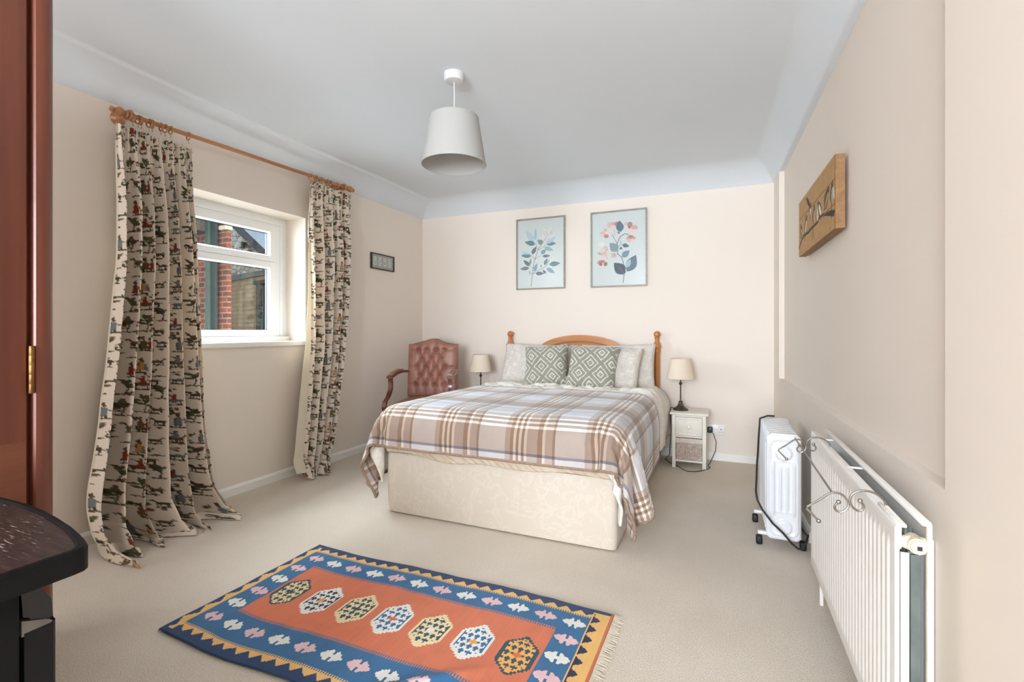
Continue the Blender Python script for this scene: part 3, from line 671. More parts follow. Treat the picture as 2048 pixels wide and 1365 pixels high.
BLK = cloth_grid([
-1885,0,-7,-11,-11,-11,-11,-8,-3,-1,1,12,16,15,14,11,7,13,18,0,6,7,18,17,21,22,22,22,22,22,22,22,22,22,22,22,23,22,22,22,22,22,22,22,22,22,22,22,23,
22,22,22,22,22,22,22,22,22,22,22,22,22,22,22,23,22,22,22,22,22,22,22,22,22,23,22,22,22,21,21,17,10,20,22,19,22,-7,8,0,18,20,-8,1,14,3,4,6,7,7,3,1,-1,
-3,-4,-6,4,9,7,2,9002,-3,-5,-2,-3,-10,-6,-1,1,5,0,-3,1,10,-3,1,1,1,1,-1,9010,-1,1,9036,-1,9003,1,0,1,1,0,-1,2,-3,8,-12,12,2,-15,3,14,-7,1,2,0,-3,-5,
-4,-3,-3,-1,0,-12,2,3,8,9,6,1,0,-3,-7,-2,-3,-7,-5,-1,-1,7,-3,-2,5,2,1,2,1,-1,1,0,-1,9020,-1,1,9013,1,-1,9014,1,9002,1,9002,-5,-3,7,8,-6,-11,22,-8,-1,
2,-2,-3,-4,-4,-3,-2,-1,-1,0,-18,2,2,3,6,9,8,5,-1,0,-6,-5,-4,-3,-7,2,-3,3,-5,2,12,-4,1,2,-1,0,-1,1,9034,1,-1,9016,2,9004,-7,1,14,-2,-17,24,-9,0,-1,-3,
-3,-5,-4,-2,-1,-1,1,1,0,-21,1,1,1,3,3,8,10,10,2,0,-6,-6,-7,-1,-8,5,3,-2,2,-5,11,-2,-3,2,-2,1,9034,1,-1,9017,1,1,0,1,-4,-7,16,2,-17,21,-11,3,-3,-4,-4,
-4,-3,-1,9002,2,2,3,4,-20,9004,1,2,4,9,11,7,4,-6,5,-12,-8,-6,3,5,-6,9,3,-5,0,-1,2,9002,-1,9031,1,-1,9015,-1,9003,3,1,-1,-8,12,4,-14,16,-11,7,-8,-4,-4,
-4,-1,1,1,1,4,4,4,5,5,-20,-1,1,0,-1,1,0,1,1,5,10,11,10,-19,18,-5,-13,-7,0,4,-2,2,2,2,9003,-1,1,9008,-1,1,-1,0,1,9007,-1,1,9026,1,0,-1,-1,4,0,1,4,0,-8,
11,-10,9,-12,-5,-4,-1,1,2,2,4,5,5,4,4,2,2,-18,0,-1,9002,-1,9004,2,5,11,15,-26,20,2,-10,-4,3,-3,1,3,0,1,-1,0,1,9010,-1,1,9040,1,1,9002,-1,5,2,-8,11,
-17,-3,-1,0,2,4,4,5,5,4,2,2,1,1,0,-12,-2,-1,-1,-1,0,-1,-1,9002,-1,1,0,8,18,-22,17,2,-5,-3,4,-4,2,2,-1,1,9014,1,-1,9017,1,-1,9008,1,9011,2,-1,0,7,-8,1,
10,-20,3,-3,2,5,6,4,4,4,2,1,1,-1,9004,-2,-2,-3,-1,-2,-1,-2,-1,-2,0,-2,9002,5,12,-13,16,4,-10,1,3,-2,0,1,9009,1,9005,-1,0,1,9015,1,-1,9007,1,0,-1,9009,
1,1,0,1,-1,0,4,3,-15,6,-3,7,5,4,2,4,9004,-1,1,0,-1,0,8,-1,-2,-1,-2,-3,-1,-2,-2,-1,-3,-1,-2,-2,-2,2,8,-7,5,10,-4,0,2,9004,1,9006,-1,1,9006,-1,1,9022,1,
-1,9006,1,9006,1,-1,1,-1,4,-7,4,7,6,-3,2,3,1,-1,9002,-1,-1,0,-1,-1,0,-1,19,-1,-1,-1,-2,-1,-2,-2,-2,-2,-2,-2,-1,-1,0,1,2,1,-4,-2,1,1,9003,1,0,-1,9002,
1,9004,-1,1,9013,-1,1,9013,1,-1,9006,1,-1,9003,1,0,1,-1,1,-1,1,-3,3,3,-5,7,8,1,-2,-2,-1,0,-2,9002,-1,0,-1,0,-1,22,9002,-1,9002,-1,0,-1,-1,-1,-3,-3,-3,
-5,-4,-4,2,2,9002,-1,1,0,1,-1,0,1,9002,-1,1,9004,-1,1,9005,-1,1,9012,1,-1,9012,1,0,-1,9002,1,0,-1,9003,1,9002,1,1,2,4,-5,-1,0,-1,1,0,-1,0,-1,-2,-1,-1,
-2,-2,-1,20,9002,1,-1,9002,-1,0,-1,9002,-1,-2,-1,-5,-9,-1,1,1,-1,1,-2,1,-1,1,9005,-1,1,9004,-1,1,9025,1,-1,9013,1,-1,1,-1,1,-1,1,1,1,0,-2,-1,-3,0,-3,
-2,-1,-2,-2,-1,-1,-2,0,-1,-2,7,-1,-2,-1,-1,-1,-1,-1,-1,0,-2,9002,1,0,-2,10,-3,-1,-1,1,-1,1,-1,9003,-1,1,9015,-1,1,9024,1,-1,9003,1,-1,9004,-1,9004,-1,
1,-10,-4,-4,0,-1,1,-1,-1,1,9002,-1,9004,-6,-1,0,-1,1,-1,0,1,9002,1,9002,1,1,7,-4,2,9003,-1,9002,1,-1,9006,-1,1,9004,-1,1,9023,1,-1,9021,1,-6,5,4,0,-7,
-5,-4,-3,-1,-3,0,-1,1,-1,9002,1,9002,1,1,0,2,9002,1,9002,1,1,9002,-3,-2,-2,9003,1,0,-1,9045,1,-1,9008,-1,1,0,-1,9003,-2,5,0,-2,1,4,0,-1,-2,-3,-1,-3,
-2,-2,0,-2,-1,-1,5,1,-1,0,1,-1,9002,-1,1,0,-2,-1,-2,-1,1,9004,1,-1,0,1,-1,9055,-1,0,1,9004,-2,9002,-1,0,4,2,2,0,-1,-1,-1,-2,-2,-1,-1,0,4,0,1,0,-1,
9002,-1,0,-1,-1,1,-1,0,-1,9002,1,0,-1,9007,1,-1,9027,1,-1,9027,-1,1,9002,1,9002,-2,-1,1,1,1,1,9002,-1,0,-1,-2,3,0,-1,9003,-1,1,-1,-1,1,-1,9007,1,-1,1,
-1,9039,1,-1,9019,-1,1,9004,-1,-1,-1,-1,1,-1,1,1,1,1,1,9002,-1,0,2,-1,1,0,-1,-1,1,-1,9002,-1,9003,1,9011,1,-1,9047,-1,1,9009,-1,1,9005,-1,0,-1,0,-1,1,
0,1,0,1,0,1,9002,-1,1,0,-1,1,9006,-1,9010,1,-1,9064,1,9003,-1,-1,1,-1,9002,1,0,-1,1,0,-1,1,-1,9002,-1,1,9007,1,-1,9004,1,-1,1,-1,9006,1,-1,9042,-1,1,
9013,-1,9003,1,0,-1,1,9002,-1,0,1,0,1,0,-1,9004,-1,9005,1,9002,1,-1,9031,1,-1,9034,1,-2,0,1,9008,-1,1,9004,1,-1,9005,1,9006,-1,1,-1,-1,1,9050,-1,1,
9006,-1,1,9007,-1,1,0,-1,1,9012,-1,9004,1,9002,-1,9006,1,-1,9066,-1,1,9015,-1,1,9002,1,1,9003,-1,9012,1,-1,9012,1,-1,9005,1,-1,9022,-1,1,9036,-1,1,-1,
9090,1,-1,9010,-1,1,9024,1,-1,9005,1,-1,9046,-1,1,9022,1,-1,9017,-1,1,9025,1,-1,9043,-1,1,9011,-1,1,9017,1,-1,9065,-1,1,9047,1,-1,9006,1,-1,9047,-1,1,
0,1,-1,9030,-1,1,0,1,-1,9064,1,-1,9016,-1,9002,1,9013,1,-1,9085,-1,9002,-1,1,9002,1,9011,1,-1,9068,-1,1,9013,1,9003,-1,0,1,-1,9009,-1,1,9009,1,-1,
9006,1,-1,9066,1,9005,-1,9010,1,-1,9066,-1,1,9038,1,-1,9062,1,-1,0,1,0,-1,9030,-1,1,9002,-1,1,9098,1,-1,9008,1,-1,9006,1,-1,9006,1,-1,9017,1,-1,9061,
1,-1,9066,-1,1,9102,1,-1,9138,-1,1,9065,-1,1,9035,1,-1,9003,1,-1,9092,1,-1,9031,1,-1,9037,1,-2,1,9055,1,-1,9057,1,9036,1,-1,9053,1,-1,9009,1,-1,9088,
1,-1,9012,-1,9089,-1,1,9041,1,-1,9175,1,9004,1,9041,1,-1,9035,1,-1,9022,1,-1,9033,1,-1,9020,1,-1,9041,-1,9088,-1,1,9017,-1,0,-1,0,1,9045,1,-1,9033,1,
-1,9004,-1,1,9014,1,-1,9021,1,-1,9043,1,-1,9011,1,-1,9002,1,-1,9016,1,-1,9013,-1,1,9065,-1,1,9004,-1,1,9046,1,-1,9048,1,-1,9005,1,-1,9053,1,-1,9040,
-1,1,9020,-1,1,9016,1,-1,9084,1,-1,9087,-1,1,9035,1,-1,9062,-1,1,0,1,-1,9102,-1,1,9010,1,-1,9024,1,-1,9006,1,-1,9053,1,-1,9012,1,-2,2,-1,9017,1,-1,
9028,1,-1,9037,-1,1,9013,1,-2,1,9017,-1,1,9028,-1,1,9005,1,-1,9030,1,-1,9012,-1,1,1,-1,9039,1,-1,9028,-1,1,9030,-1,0,2,9030,1,-1,9015,1,-1,9033,1,-1,
9019,-1,9082,-1,1,9109,1,-1,9042,1,-1,9047,-1,1,9009,-1,1,9013,2322,-8,-6,-2,-2,-1,-3,-5,-9,-9,-10,-6,-2,-4,-6,-8,-10,-7,11,21,20,21,13,-14,4,4,3,1,1,
1,1,1,1,0,1,0,1,9003,1,9022,-1,9005,-1,9002,-1,0,-1,-1,-1,-2,-4,-7,-14,-19,-9,-3,-10,3,15,11,14,3,-3,-19,-19,-15,8,7,7,6,6,7,7,7,6,6,20,0,-1,-6,-3,1,
1,3,4,0,1,-4,-6,0,1,5,0,-2,-7,-2,1,-1,-4,1,0,1,-1,-2,3,1,-1,-1,-1,9003,-1,9002,1,-1,9022,1,0,-1,9003,1,0,-1,1,0,1,1,0,1,1,1,2,9002,-1,3,6,-1,1,-3,-5,
-17,0,8,21,-1,0,-1,1,2,0,-1,-1,-1,0,15,3,1,1,-3,-7,-2,2,3,5,1,1,-2,-5,0,-1,5,-2,-6,-3,-1,1,-6,1,2,-1,-3,7,-3,-3,0,1,9002,-1,0,1,9002,-1,9025,1,9003,
-1,0,1,-1,-1,0,1,2,-2,4,2,1,1,2,-4,7,4,-1,1,-12,-12,0,9,17,1,-1,0,2,0,-2,-1,-1,-1,9002,10,2,3,3,2,0,-4,-7,2,1,5,2,1,-1,-4,2,-3,3,-6,-1,-6,0,-8,6,2,-5,
8,-6,-2,1,1,9005,-1,9032,1,9003,1,-2,-2,2,4,-5,5,4,0,1,1,4,2,1,-11,-7,-6,11,15,9002,2,0,-1,-2,0,-2,9002,1,0,1,3,2,3,4,4,3,-1,-8,-3,0,8,3,1,-1,-7,6,1,
0,-18,5,-6,10,-5,-5,8,-8,1,0,2,0,-1,9041,1,0,2,-6,0,5,-4,8,1,0,2,6,-1,-5,-7,-13,14,15,-1,2,0,-1,-2,-1,-1,-1,2,1,1,1,1,0,-1,1,0,2,4,5,6,3,-2,-5,-7,9,
-3,8,0,-7,4,2,-3,-16,-3,10,-2,3,-5,-1,0,4,-2,9013,-1,9004,1,9002,-1,9005,1,0,-1,9003,1,9007,-1,2,-2,2,-2,4,-5,-2,3,4,1,2,2,4,-2,-8,-15,19,11,-3,3,-1,
-1,-2,0,-1,2,1,1,0,1,-2,-2,1,1,-1,9002,-1,0,3,6,7,4,-2,-11,12,-6,4,3,-5,0,3,-5,-7,-2,3,1,-3,4,-2,-2,1,-1,9012,1,9004,-1,9002,1,9005,-1,0,1,9003,-1,
9007,1,-1,1,9002,-1,3,2,-5,1,4,3,2,-3,-1,-19,22,7,-5,4,-1,-1,-1,0,1,2,1,0,-1,-2,-3,-3,-3,9,-1,-1,0,-1,-1,-1,-2,-1,2,5,8,4,-8,2,5,-1,1,-1,1,-1,-1,-16,
16,-9,5,-2,2,-1,9048,1,-4,7,-12,14,-2,0,1,-22,23,3,-7,6,-1,-1,0,1,2,0,-1,-2,-3,-3,-3,-2,-1,-1,17,-1,-1,-2,-1,-1,-1,0,-2,-2,-2,0,3,10,0,-9,12,9002,-2,
2,-6,3,-3,4,-5,2,-1,1,-1,9043,-1,0,1,9002,2,-1,1,-1,2,-1,-11,16,-1,-8,7,1,-1,1,1,0,-2,-3,-3,-4,-3,-2,1,-1,1,1,22,-1,9002,-2,-1,-1,-1,-1,-2,-1,-2,0,-3,
7,5,-13,13,0,-1,0,2,-1,-2,0,1,-1,0,-1,9011,1,9019,-1,9003,1,0,-1,9006,1,9003,-1,1,-1,3,-1,0,1,1,-1,-6,7,9003,-1,-3,-3,-5,-1,-1,0,2,1,0,1,9002,20,1,
9002,1,9002,-1,-1,0,-1,-1,-2,-2,-3,1,6,-8,5,5,-1,-1,2,-1,-1,1,-1,9003,1,9009,-1,9019,1,9003,-1,0,1,9005,-1,9004,1,-1,0,1,0,1,1,0,-4,5,-1,-3,-3,2,-2,
-3,-2,2,0,1,1,0,1,0,1,0,1,10,1,2,2,1,2,1,0,2,0,1,9003,-1,1,9003,-1,1,-1,9003,-1,1,9003,-1,0,1,9038,-1,1,9011,-1,2,-1,-1,2,-3,-5,0,2,1,1,1,-1,1,1,9003,
1,0,1,1,1,1,2,0,2,1,1,2,1,3,3,1,2,-1,-1,1,1,-1,0,1,-1,9002,1,-1,0,1,9003,-1,9015,1,9005,-1,1,9005,-1,9009,1,9003,-1,9002,1,-1,9004,1,-1,9002,-2,2,
9003,1,-1,0,1,9002,-1,1,-1,0,-1,8,9004,1,-1,3,0,1,1,9002,2,1,2,4,-1,1,1,-1,1,9002,-1,9003,-1,0,1,9017,-1,9005,1,-1,9005,1,9011,-1,0,1,9003,1,1,9002,
-1,0,-1,-1,9003,1,0,-1,9002,-1,-1,-1,-2,0,-2,-1,-2,-1,21,9005,1,-1,1,9007,-1,1,-1,1,1,9003,-1,-1,1,9003,-1,0,1,9038,-1,0,1,9005,-1,9002,1,1,-1,9002,
-1,-3,-3,-3,-2,-1,0,-1,9002,-1,0,-1,9002,-1,0,21,9014,1,-1,1,9005,-1,1,1,-1,9005,-1,9002,1,9032,-1,9002,1,9006,-1,1,9002,-1,1,-1,1,0,-1,1,9002,-1,-1,
-3,-1,-2,-2,-1,-1,0,-1,9003,22,9004,-1,9010,1,-1,1,-1,1,0,-1,2,-1,-1,1,9008,-1,9002,1,9026,-1,9002,1,9008,-1,1,9006,-1,9008,1,0,-1,9002,-1,0,-1,0,-1,
21,9004,1,0,-1,9009,1,9003,-1,1,-1,1,0,-1,1,9010,-1,9004,1,9017,-1,9003,1,9009,-1,0,1,9005,-1,1,9009,-1,0,1,9003,-1,9003,21,9006,1,9010,-1,1,9007,-1,
0,1,9013,-1,9017,1,9012,-1,1,9010,-1,1,9008,-1,9003,1,9003,22,9016,-1,1,9010,-1,0,1,9040,-1,0,1,9009,-1,1,0,-1,9008,1,9007,22,9019,-1,1,9009,-1,0,1,
9036,-1,0,1,9031,22,9006,-1,1,-1,9007,1,9015,-1,9002,1,9030,-1,9002,1,9014,-1,1,9013,-1,1,-1,0,22,-1,9005,1,-1,1,9009,-1,1,9015,-1,9004,1,9021,-1,
9003,1,9018,-1,1,9010,-1,0,1,-1,1,0,21,1,9039,-1,9006,1,9007,-1,9006,1,9023,-1,9010,1,9005,22,9017,-1,1,9028,-1,9007,1,9018,-1,9006,1,9021,22,9016,-1,
1,9054,-1,0,1,9028,22,9009,-1,9006,1,9006,-1,9006,1,9038,-1,9002,1,9008,-1,1,9020,22,9004,-1,9004,1,9020,-1,9004,1,9029,-1,9003,1,9012,-1,9002,1,9015,
-1,0,22,-1,9003,1,9015,-1,9002,1,9011,-1,9007,1,9016,-1,9004,1,9019,-1,9002,1,9008,-1,9003,1,0,21,1,9042,-1,9016,1,9027,-1,9008,1,9005,22,9017,-1,
9002,1,9082,22,9015,-1,0,1,9085,22,9008,-1,9006,1,9054,-1,9009,1,9022,22,9003,-1,9004,1,9020,-1,9004,1,9029,-1,9005,1,9009,-1,0,1,-1,0,1,9015,-1,1,21,
9003,1,9019,-1,9005,1,9004,-1,9010,1,9012,-1,9005,1,9017,-1,1,0,-1,9015,1,-1,22,9021,-1,0,1,9021,-1,9012,1,9044,22,9019,-1,0,1,9081,22,9016,-1,9002,1,
9083,22,9007,-1,9008,1,9086,21,9007,1,9056,-1,9016,1,-1,1,-1,1,9017,22,9026,-1,9037,1,9016,-1,1,-1,1,-1,9017,22,9022,-1,9003,1,9076,22,9019,-1,9002,1,
9080,22,9012,-1,9003,1,-1,0,1,9083,22,9005,-1,9006,1,9003,-1,1,9085,21,9005,1,9058,-1,9014,1,-1,1,9002,-1,1,-1,9004,1,9011,22,9029,-1,9034,1,9014,-1,
1,-1,1,-1,1,-1,1,9004,-1,9011,22,9023,-1,9005,1,9052,-1,1,9019,22,9020,-1,9002,1,9079,22,9010,-1,9004,1,-1,0,1,-1,1,9082,22,9004,-1,9005,1,9004,-1,1,
0,-1,1,9083,21,9004,1,9034,-1,1,9002,-1,9003,1,9003,-1,9004,1,9004,-1,9017,1,9002,-1,1,0,-1,9005,1,9006,-1,1,0,-1,0,22,9030,-1,9008,1,-1,9002,1,9003,
-1,9003,1,9004,-1,9004,1,9017,-1,0,1,0,-1,0,1,9005,-1,9006,1,-1,0,1,0,22,9025,-1,9004,1,9050,-1,1,9020,22,9019,-1,1,-1,9003,1,9077,22,9010,-1,9008,1,
-1,1,9081,22,0,-1,9008,1,9092,21,0,1,9035,-1,9040,1,9009,-1,9010,1,-1,9002,22,9029,-1,9007,1,9040,-1,9009,1,9010,-1,1,9002,22,9024,-1,9004,1,9073,22,
9020,-1,9003,1,9078,22,9008,-1,9011,1,9082,22,-1,9007,1,9076,-1,1,9016,21,1,9032,-1,9046,1,0,-1,1,9002,-1,9013,1,-1,0,22,9027,-1,9005,1,9046,-1,0,1,
-1,0,1,9014,-1,1,0,22,9023,-1,9003,1,9075,22,9020,-1,9002,1,9079,22,9007,-1,9007,1,-1,9003,1,9082,21,9007,1,9007,-1,1,9021,-1,9034,1,9029,22,9031,-1,
9006,1,9034,-1,9006,1,9004,-1,9017,22,9026,-1,9004,1,9048,-1,9004,1,9017,22,9019,-1,9006,1,9076,139,21,20,19,19,19,19,20,20,20,20,17,15,16,16,17,18,
17,5,-7,-5,-4,-2,1,-1,-1,-1,-1,0,-1,9003,-1,9005,1,9036,1,1,1,2,4,6,2,0,2,-5,-15,-17,-17,-12,-9,-10,-9,-10,-21,-20,-20,-20,-20,-21,-21,-20,-21,-21,8,
9002,2,9004,-1,9002,3,3,9002,-2,9002,6,2,9002,2,-1,9004,-1,1,0,-1,0,1,9005,-1,9003,1,9021,-1,9007,1,9003,-1,0,-1,0,1,-1,0,-1,-4,-2,0,2,3,1,1,-2,-10,1,
-1,9002,-1,9002,-1,9002,8,9003,1,1,1,-1,0,-1,9002,2,2,0,1,-2,1,3,5,9002,1,-1,9004,1,0,-1,1,9011,-1,9002,1,9015,-1,9002,1,9007,-1,1,0,-1,1,-1,9002,-1,
0,1,-4,-3,9002,5,1,-1,-2,-9,9004,-1,9006,8,9004,1,0,1,9005,1,2,-1,1,0,2,1,6,0,-1,1,9002,-1,1,0,-1,1,9015,-1,9003,1,9007,-1,9003,1,9011,-1,1,0,-1,1,0,
-2,9003,-3,-3,-1,5,2,-1,-2,-9,9004,-1,9007,8,9006,1,1,1,-1,-1,0,1,1,3,-2,-2,2,10,-3,2,-2,3,0,-2,2,0,-1,1,9020,-1,9007,1,9016,-1,1,9003,-2,9002,-2,-3,
-2,4,2,0,-3,-8,1,-1,-1,0,-1,9002,1,9005,9,-1,1,-1,9005,1,1,0,-2,-2,2,3,3,-2,-3,5,8,-1,9002,-1,2,0,-1,9015,1,9021,-1,9009,1,-1,1,-1,9002,-1,-1,-1,-6,3,
3,2,-5,-8,2,-2,9002,-1,1,9002,-1,9005,8,9003,1,-1,1,-1,9003,2,2,-2,-4,0,3,5,1,-3,4,5,1,-1,-1,1,-1,1,1,9014,-1,9021,1,9009,-1,0,-1,0,2,-1,-2,-2,-1,1,0,
4,-8,-7,5,-4,9013,8,9007,1,-1,9003,4,0,-5,0,2,2,-2,4,-1,9,-7,7,-4,2,-1,9020,1,0,-1,9003,1,9004,-1,9003,1,-1,9013,2,-5,7,-9,2,0,-1,7,-11,-3,6,-6,9002,
-1,9008,1,9002,6,1,9003,1,-1,1,-1,1,1,-1,9002,4,3,-7,-1,2,3,-5,10,-3,3,-4,5,-3,2,-1,0,1,9017,-1,0,1,9003,-1,9004,1,9003,-1,1,9011,-1,0,-1,1,-2,2,-3,2,
4,-12,0,7,-8,9003,1,9011,3,0,1,1,9002,1,0,1,9002,1,0,1,-1,2,5,-7,-2,6,1,-5,3,2,0,-1,3,-1,1,9002,-1,9004,1,9003,-1,9003,1,9002,-1,9004,1,9003,-1,9002,
1,9004,-1,9003,1,9002,-1,9004,1,0,-1,1,-3,1,0,-3,-2,1,6,-10,1,9005,1,9006,-1,9002,1,1,9002,1,1,9002,1,9003,2,9003,1,6,-2,-6,4,2,-3,3,0,1,-1,9003,-1,1,
9004,-1,9003,1,9003,-1,9002,1,9004,-1,9003,1,9002,-1,9004,1,9003,-1,9002,1,9006,1,-1,-1,-1,-1,-2,0,4,-8,2,2,-1,1,9003,-1,9009,-1,9002,1,9002,1,9002,1,
1,9003,1,-2,-1,0,3,3,-1,9002,2,-1,9012,-1,1,9018,-1,9004,1,9002,-1,9002,1,9005,-1,9004,1,0,1,-2,-1,1,-3,2,0,-2,4,-1,9005,-1,9005,-1,0,-2,9006,1,9003,
1,0,1,1,2,1,-1,9002,1,-1,1,-1,1,-1,9011,1,-1,9018,1,9004,-1,9002,1,9002,-1,9005,1,9003,-1,1,0,-1,1,0,-1,0,1,1,1,-3,9004,-1,0,1,-1,0,-1,0,-1,1,-1,-1,0,
-1,1,-1,0,1,-1,1,9006,2,1,1,-2,9002,1,0,-1,1,-1,1,9052,-2,1,1,0,1,-1,1,0,1,9002,-1,-1,0,-1,0,-1,9002,-1,0,-1,9003,-1,0,1,-1,1,0,-1,2,-1,9006,-1,-1,1,
2,-1,0,1,-2,1,-1,1,9057,1,-1,1,-1,1,-2,-1,-1,1,-1,0,1,0,-1,0,1,9003,-1,9005,1,9002,-1,9008,1,0,-1,9006,1,-1,9052,1,-2,0,1,0,1,0,2,-4,0,1,1,-1,9002,-2,
9003,-1,1,9008,-1,1,9009,-1,1,0,1,0,-1,9003,1,-1,9057,-1,1,-1,-2,3,9002,-1,9003,1,9004,-1,9009,-1,9003,1,9005,1,9002,-1,9064,-1,1,0,1,-1,0,-1,1,9022,
-1,1,9088,-1,0,1,-1,9085,1,-1,9011,-1,0,1,0,-1,1,9022,-1,1,9059,-1,1,9002,-1,1,9007,-1,0,1,9015,1,-1,9010,1,-1,9063,1,-1,9098,1,-1,9003,-1,1,9005,-1,
1,9101,-1,1,9017,1,-1,9074,-1,1,-1,1,9102,1,-1,9023,1,-1,9073,-1,1,1,-1,-1,1,9004,-1,1,9028,1,0,-1,9061,1,-1,9002,1,0,-1,9021,1,-1,9011,-1,1,9066,-1,
1,9034,1,-1,9088,1,-1,9075,-1,1,9002,-1,1,9101,1,-1,9021,1,-1,9076,1,-1,-1,0,1,9103,1,-1,9019,1,-1,9101,1,-1,9010,1,-1,9110,1,-1,9165,1,-1,9018,1,-1,
9014,1,-1,9062,1,-1,9009,1,-1,9027,-1,1,9065,1,-2,1,9017,1,-1,9015,1,-1,9062,-1,1,0,-1,1,9006,-1,1,9010,-1,1,9015,-1,1,9062,1,-2,1,0,1,-2,1,9016,1,-1,
9013,1,-1,9065,1,-1,9037,1,-1,9066,-1,2,-1,9033,-1,1,9098,1,-1,9002,1,-1,9062,-1,1,9310,1,-1,9002,1,-1,9206,-1,1,9029,1,-1,9071,1,-2,1,9033,-1,1,9067,
1,-1,9033,1,-1,9066,-1,1,9034,-1,1,9102,1,-1,9005,-1,1,9089,1,-1,9219,1,-1,9059,1,-1,9120,-1,9010,1,-1,9008,1,-1,9080,-1,1,9102,1,-1,9017,-1,1,9084,1,
9020,-1,1,9063,-1,1,9004,-1,1,9027,1,0,-1,9094,1,-1,9005,-1,0,1,0,1,-1,9098,1,0,-1,9069,-1,1,9030,-1,1,9070,1,-1,9030,1,-1,9067,1,-1,9129,1,-1,9198,], (72, 104))
def vnoise(x, y, seed, s):
    """cheap smooth value noise"""
    rg = np.random.RandomState(seed); G = rg.rand(96, 96); x = x * s; y = y * s
    i = np.floor(x).astype(int); j = np.floor(y).astype(int); f = x - i; g = y - j
    f = f * f * (3 - 2 * f); g = g * g * (3 - 2 * g); q = lambda a, b_: G[a % 96, b_ % 96]
    return q(i, j) * (1 - f) * (1 - g) + q(i + 1, j) * f * (1 - g) + q(i, j + 1) * (1 - f) * g + q(i + 1, j + 1) * f * g
duvet_m, nt, b = new_mat('duvet_cotton')
n1 = noise_node(nt, 9, 3); n1.inputs['Distortion'].default_value = 1.5
r = ramp(nt, n1.outputs['Fac'], [(0.42, s2l(236, 230, 221)), (0.5, s2l(222, 215, 202)), (0.56, s2l(234, 228, 219)), (0.7, s2l(228, 221, 210))])
nt.links.new(r.outputs[0], b.inputs['Base Color']); b.inputs['Roughness'].default_value = 0.85
n = noise_node(nt, 14, 4); add_bump(nt, b, n.outputs['Fac'], 0.25, 0.01)
D = refine(DUV, 4)
D[..., 1] += 0
x, y, z = D[..., 0], D[..., 1], D[..., 2]
topm = np.clip((z - .5) / .1, 0, 1)
cr = np.exp(-((y - 3.72) / 0.22) ** 2) * topm
wx = x + .05 * np.sin(y * 23)
D[..., 2] += cr * (0.045 * np.abs(vnoise(wx, y * 1.6, 3, 14) - .5) * 2 + 0.016 * vnoise(wx + y, y, 5, 30) * np.clip((x + 1.5) * 1.5, 0.2, 1)) - 0.004 + 0.012 * topm * vnoise(x, y, 7, 4)
side = 1 - topm
hd_ = np.clip((y - 3.55) / .15, 0, 1)
D[..., 0] += side * (x > -1.0) * (hd_ * (0.035 * (vnoise(y, z * .6, 9, 8) - .3) + 0.02) - 0.010 * (1 - hd_))
D[..., 0] -= side * (x < -1.3) * (-0.010)
duvet = grid_mesh('duvet', D, duvet_m, thick=0.012)
tag(duvet, 'off-white duvet with faint floral print, showing between pillows and plaid blanket', 'duvet')

# plaid blanket: woven stripes both ways, driven by the cloth's own UVs in metres
plaid, nt, b = new_mat('plaid_wool')
uvn = nt.nodes.new('ShaderNodeUVMap'); uvn.uv_map = 'UVMap'
sep = nt.nodes.new('ShaderNodeSeparateXYZ'); nt.links.new(uvn.outputs[0], sep.inputs[0])
def math_node(op, a, bb_=None):
    k = nt.nodes.new('ShaderNodeMath'); k.operation = op
    for i, v in enumerate((a, bb_)):
        if v is None: continue
        if isinstance(v, (int, float)): k.inputs[i].default_value = v
        else: nt.links.new(v, k.inputs[i])
    return k.outputs[0]
cW, cT, cB, cP, cS, cL = (1, 1, 1, 1), s2l(214, 205, 199), s2l(188, 170, 155), s2l(238, 240, 243), s2l(142, 138, 144), s2l(250, 246, 238)
def stripes(period, seq, src):
    v = math_node('DIVIDE', math_node('MODULO', src, period), period)
    stops = []; 
    for p, c in seq: stops.append((p / period, c))
    return ramp(nt, v, stops, 'CONSTANT')
warp = stripes(0.43, [(0, cB), (.018, cL), (.033, cB), (.048, cL), (.063, cB), (.078, cL), (.093, cT), (.15, cB), (.178, cL), (.192, cT), (.232, cB), (.246, cP), (.40, cT)], sep.outputs[0])
weft = stripes(0.47, [(0, cT), (.030, cS), (.043, cB), (.15, cL), (.162, cB), (.178, cL), (.190, cB), (.206, cL), (.218, cT), (.245, cL), (.256, cP), (.395, cS), (.405, cP)], sep.outputs[1])
mx = nt.nodes.new('ShaderNodeMix'); mx.data_type = 'RGBA'; mx.blend_type = 'MULTIPLY'; mx.inputs[0].default_value = 1
nt.links.new(warp.outputs[0], mx.inputs[6]); nt.links.new(weft.outputs[0], mx.inputs[7])
n = noise_node(nt, 7, 3); r = ramp(nt, n.outputs['Fac'], [(0.35, (0.90, 0.90, 0.91, 1)), (0.6, (0.97, 0.97, 0.97, 1))])
mx2 = nt.nodes.new('ShaderNodeMix'); mx2.data_type = 'RGBA'; mx2.blend_type = 'MULTIPLY'; mx2.inputs[0].default_value = 1
nt.links.new(mx.outputs[2], mx2.inputs[6]); nt.links.new(r.outputs[0], mx2.inputs[7])
nt.links.new(mx2.outputs[2], b.inputs['Base Color']); b.inputs['Roughness'].default_value = 0.95; b.inputs['Sheen Weight'].default_value = 0.3; b.inputs['Specular IOR Level'].default_value = 0.15
n = noise_node(nt, 350, 3); add_bump(nt, b, n.outputs['Fac'], 0.5, 0.002)
K = refine(BLK, 3); ky, kx = K.shape[:2]
U, V = np.meshgrid(np.linspace(0, 2.27, kx), np.linspace(0, 1.55, ky))
wob = (0.05 * np.sin(U[0] * 2.2 + .6)); K = K[:-32]; U = U[:-32]; V = V[:-32]; ky = K.shape[0]
K[..., 1] += wob[None, :] * np.clip((V - 1.1) / .33, 0, 1) ** 2 * (K[..., 2] > .5)
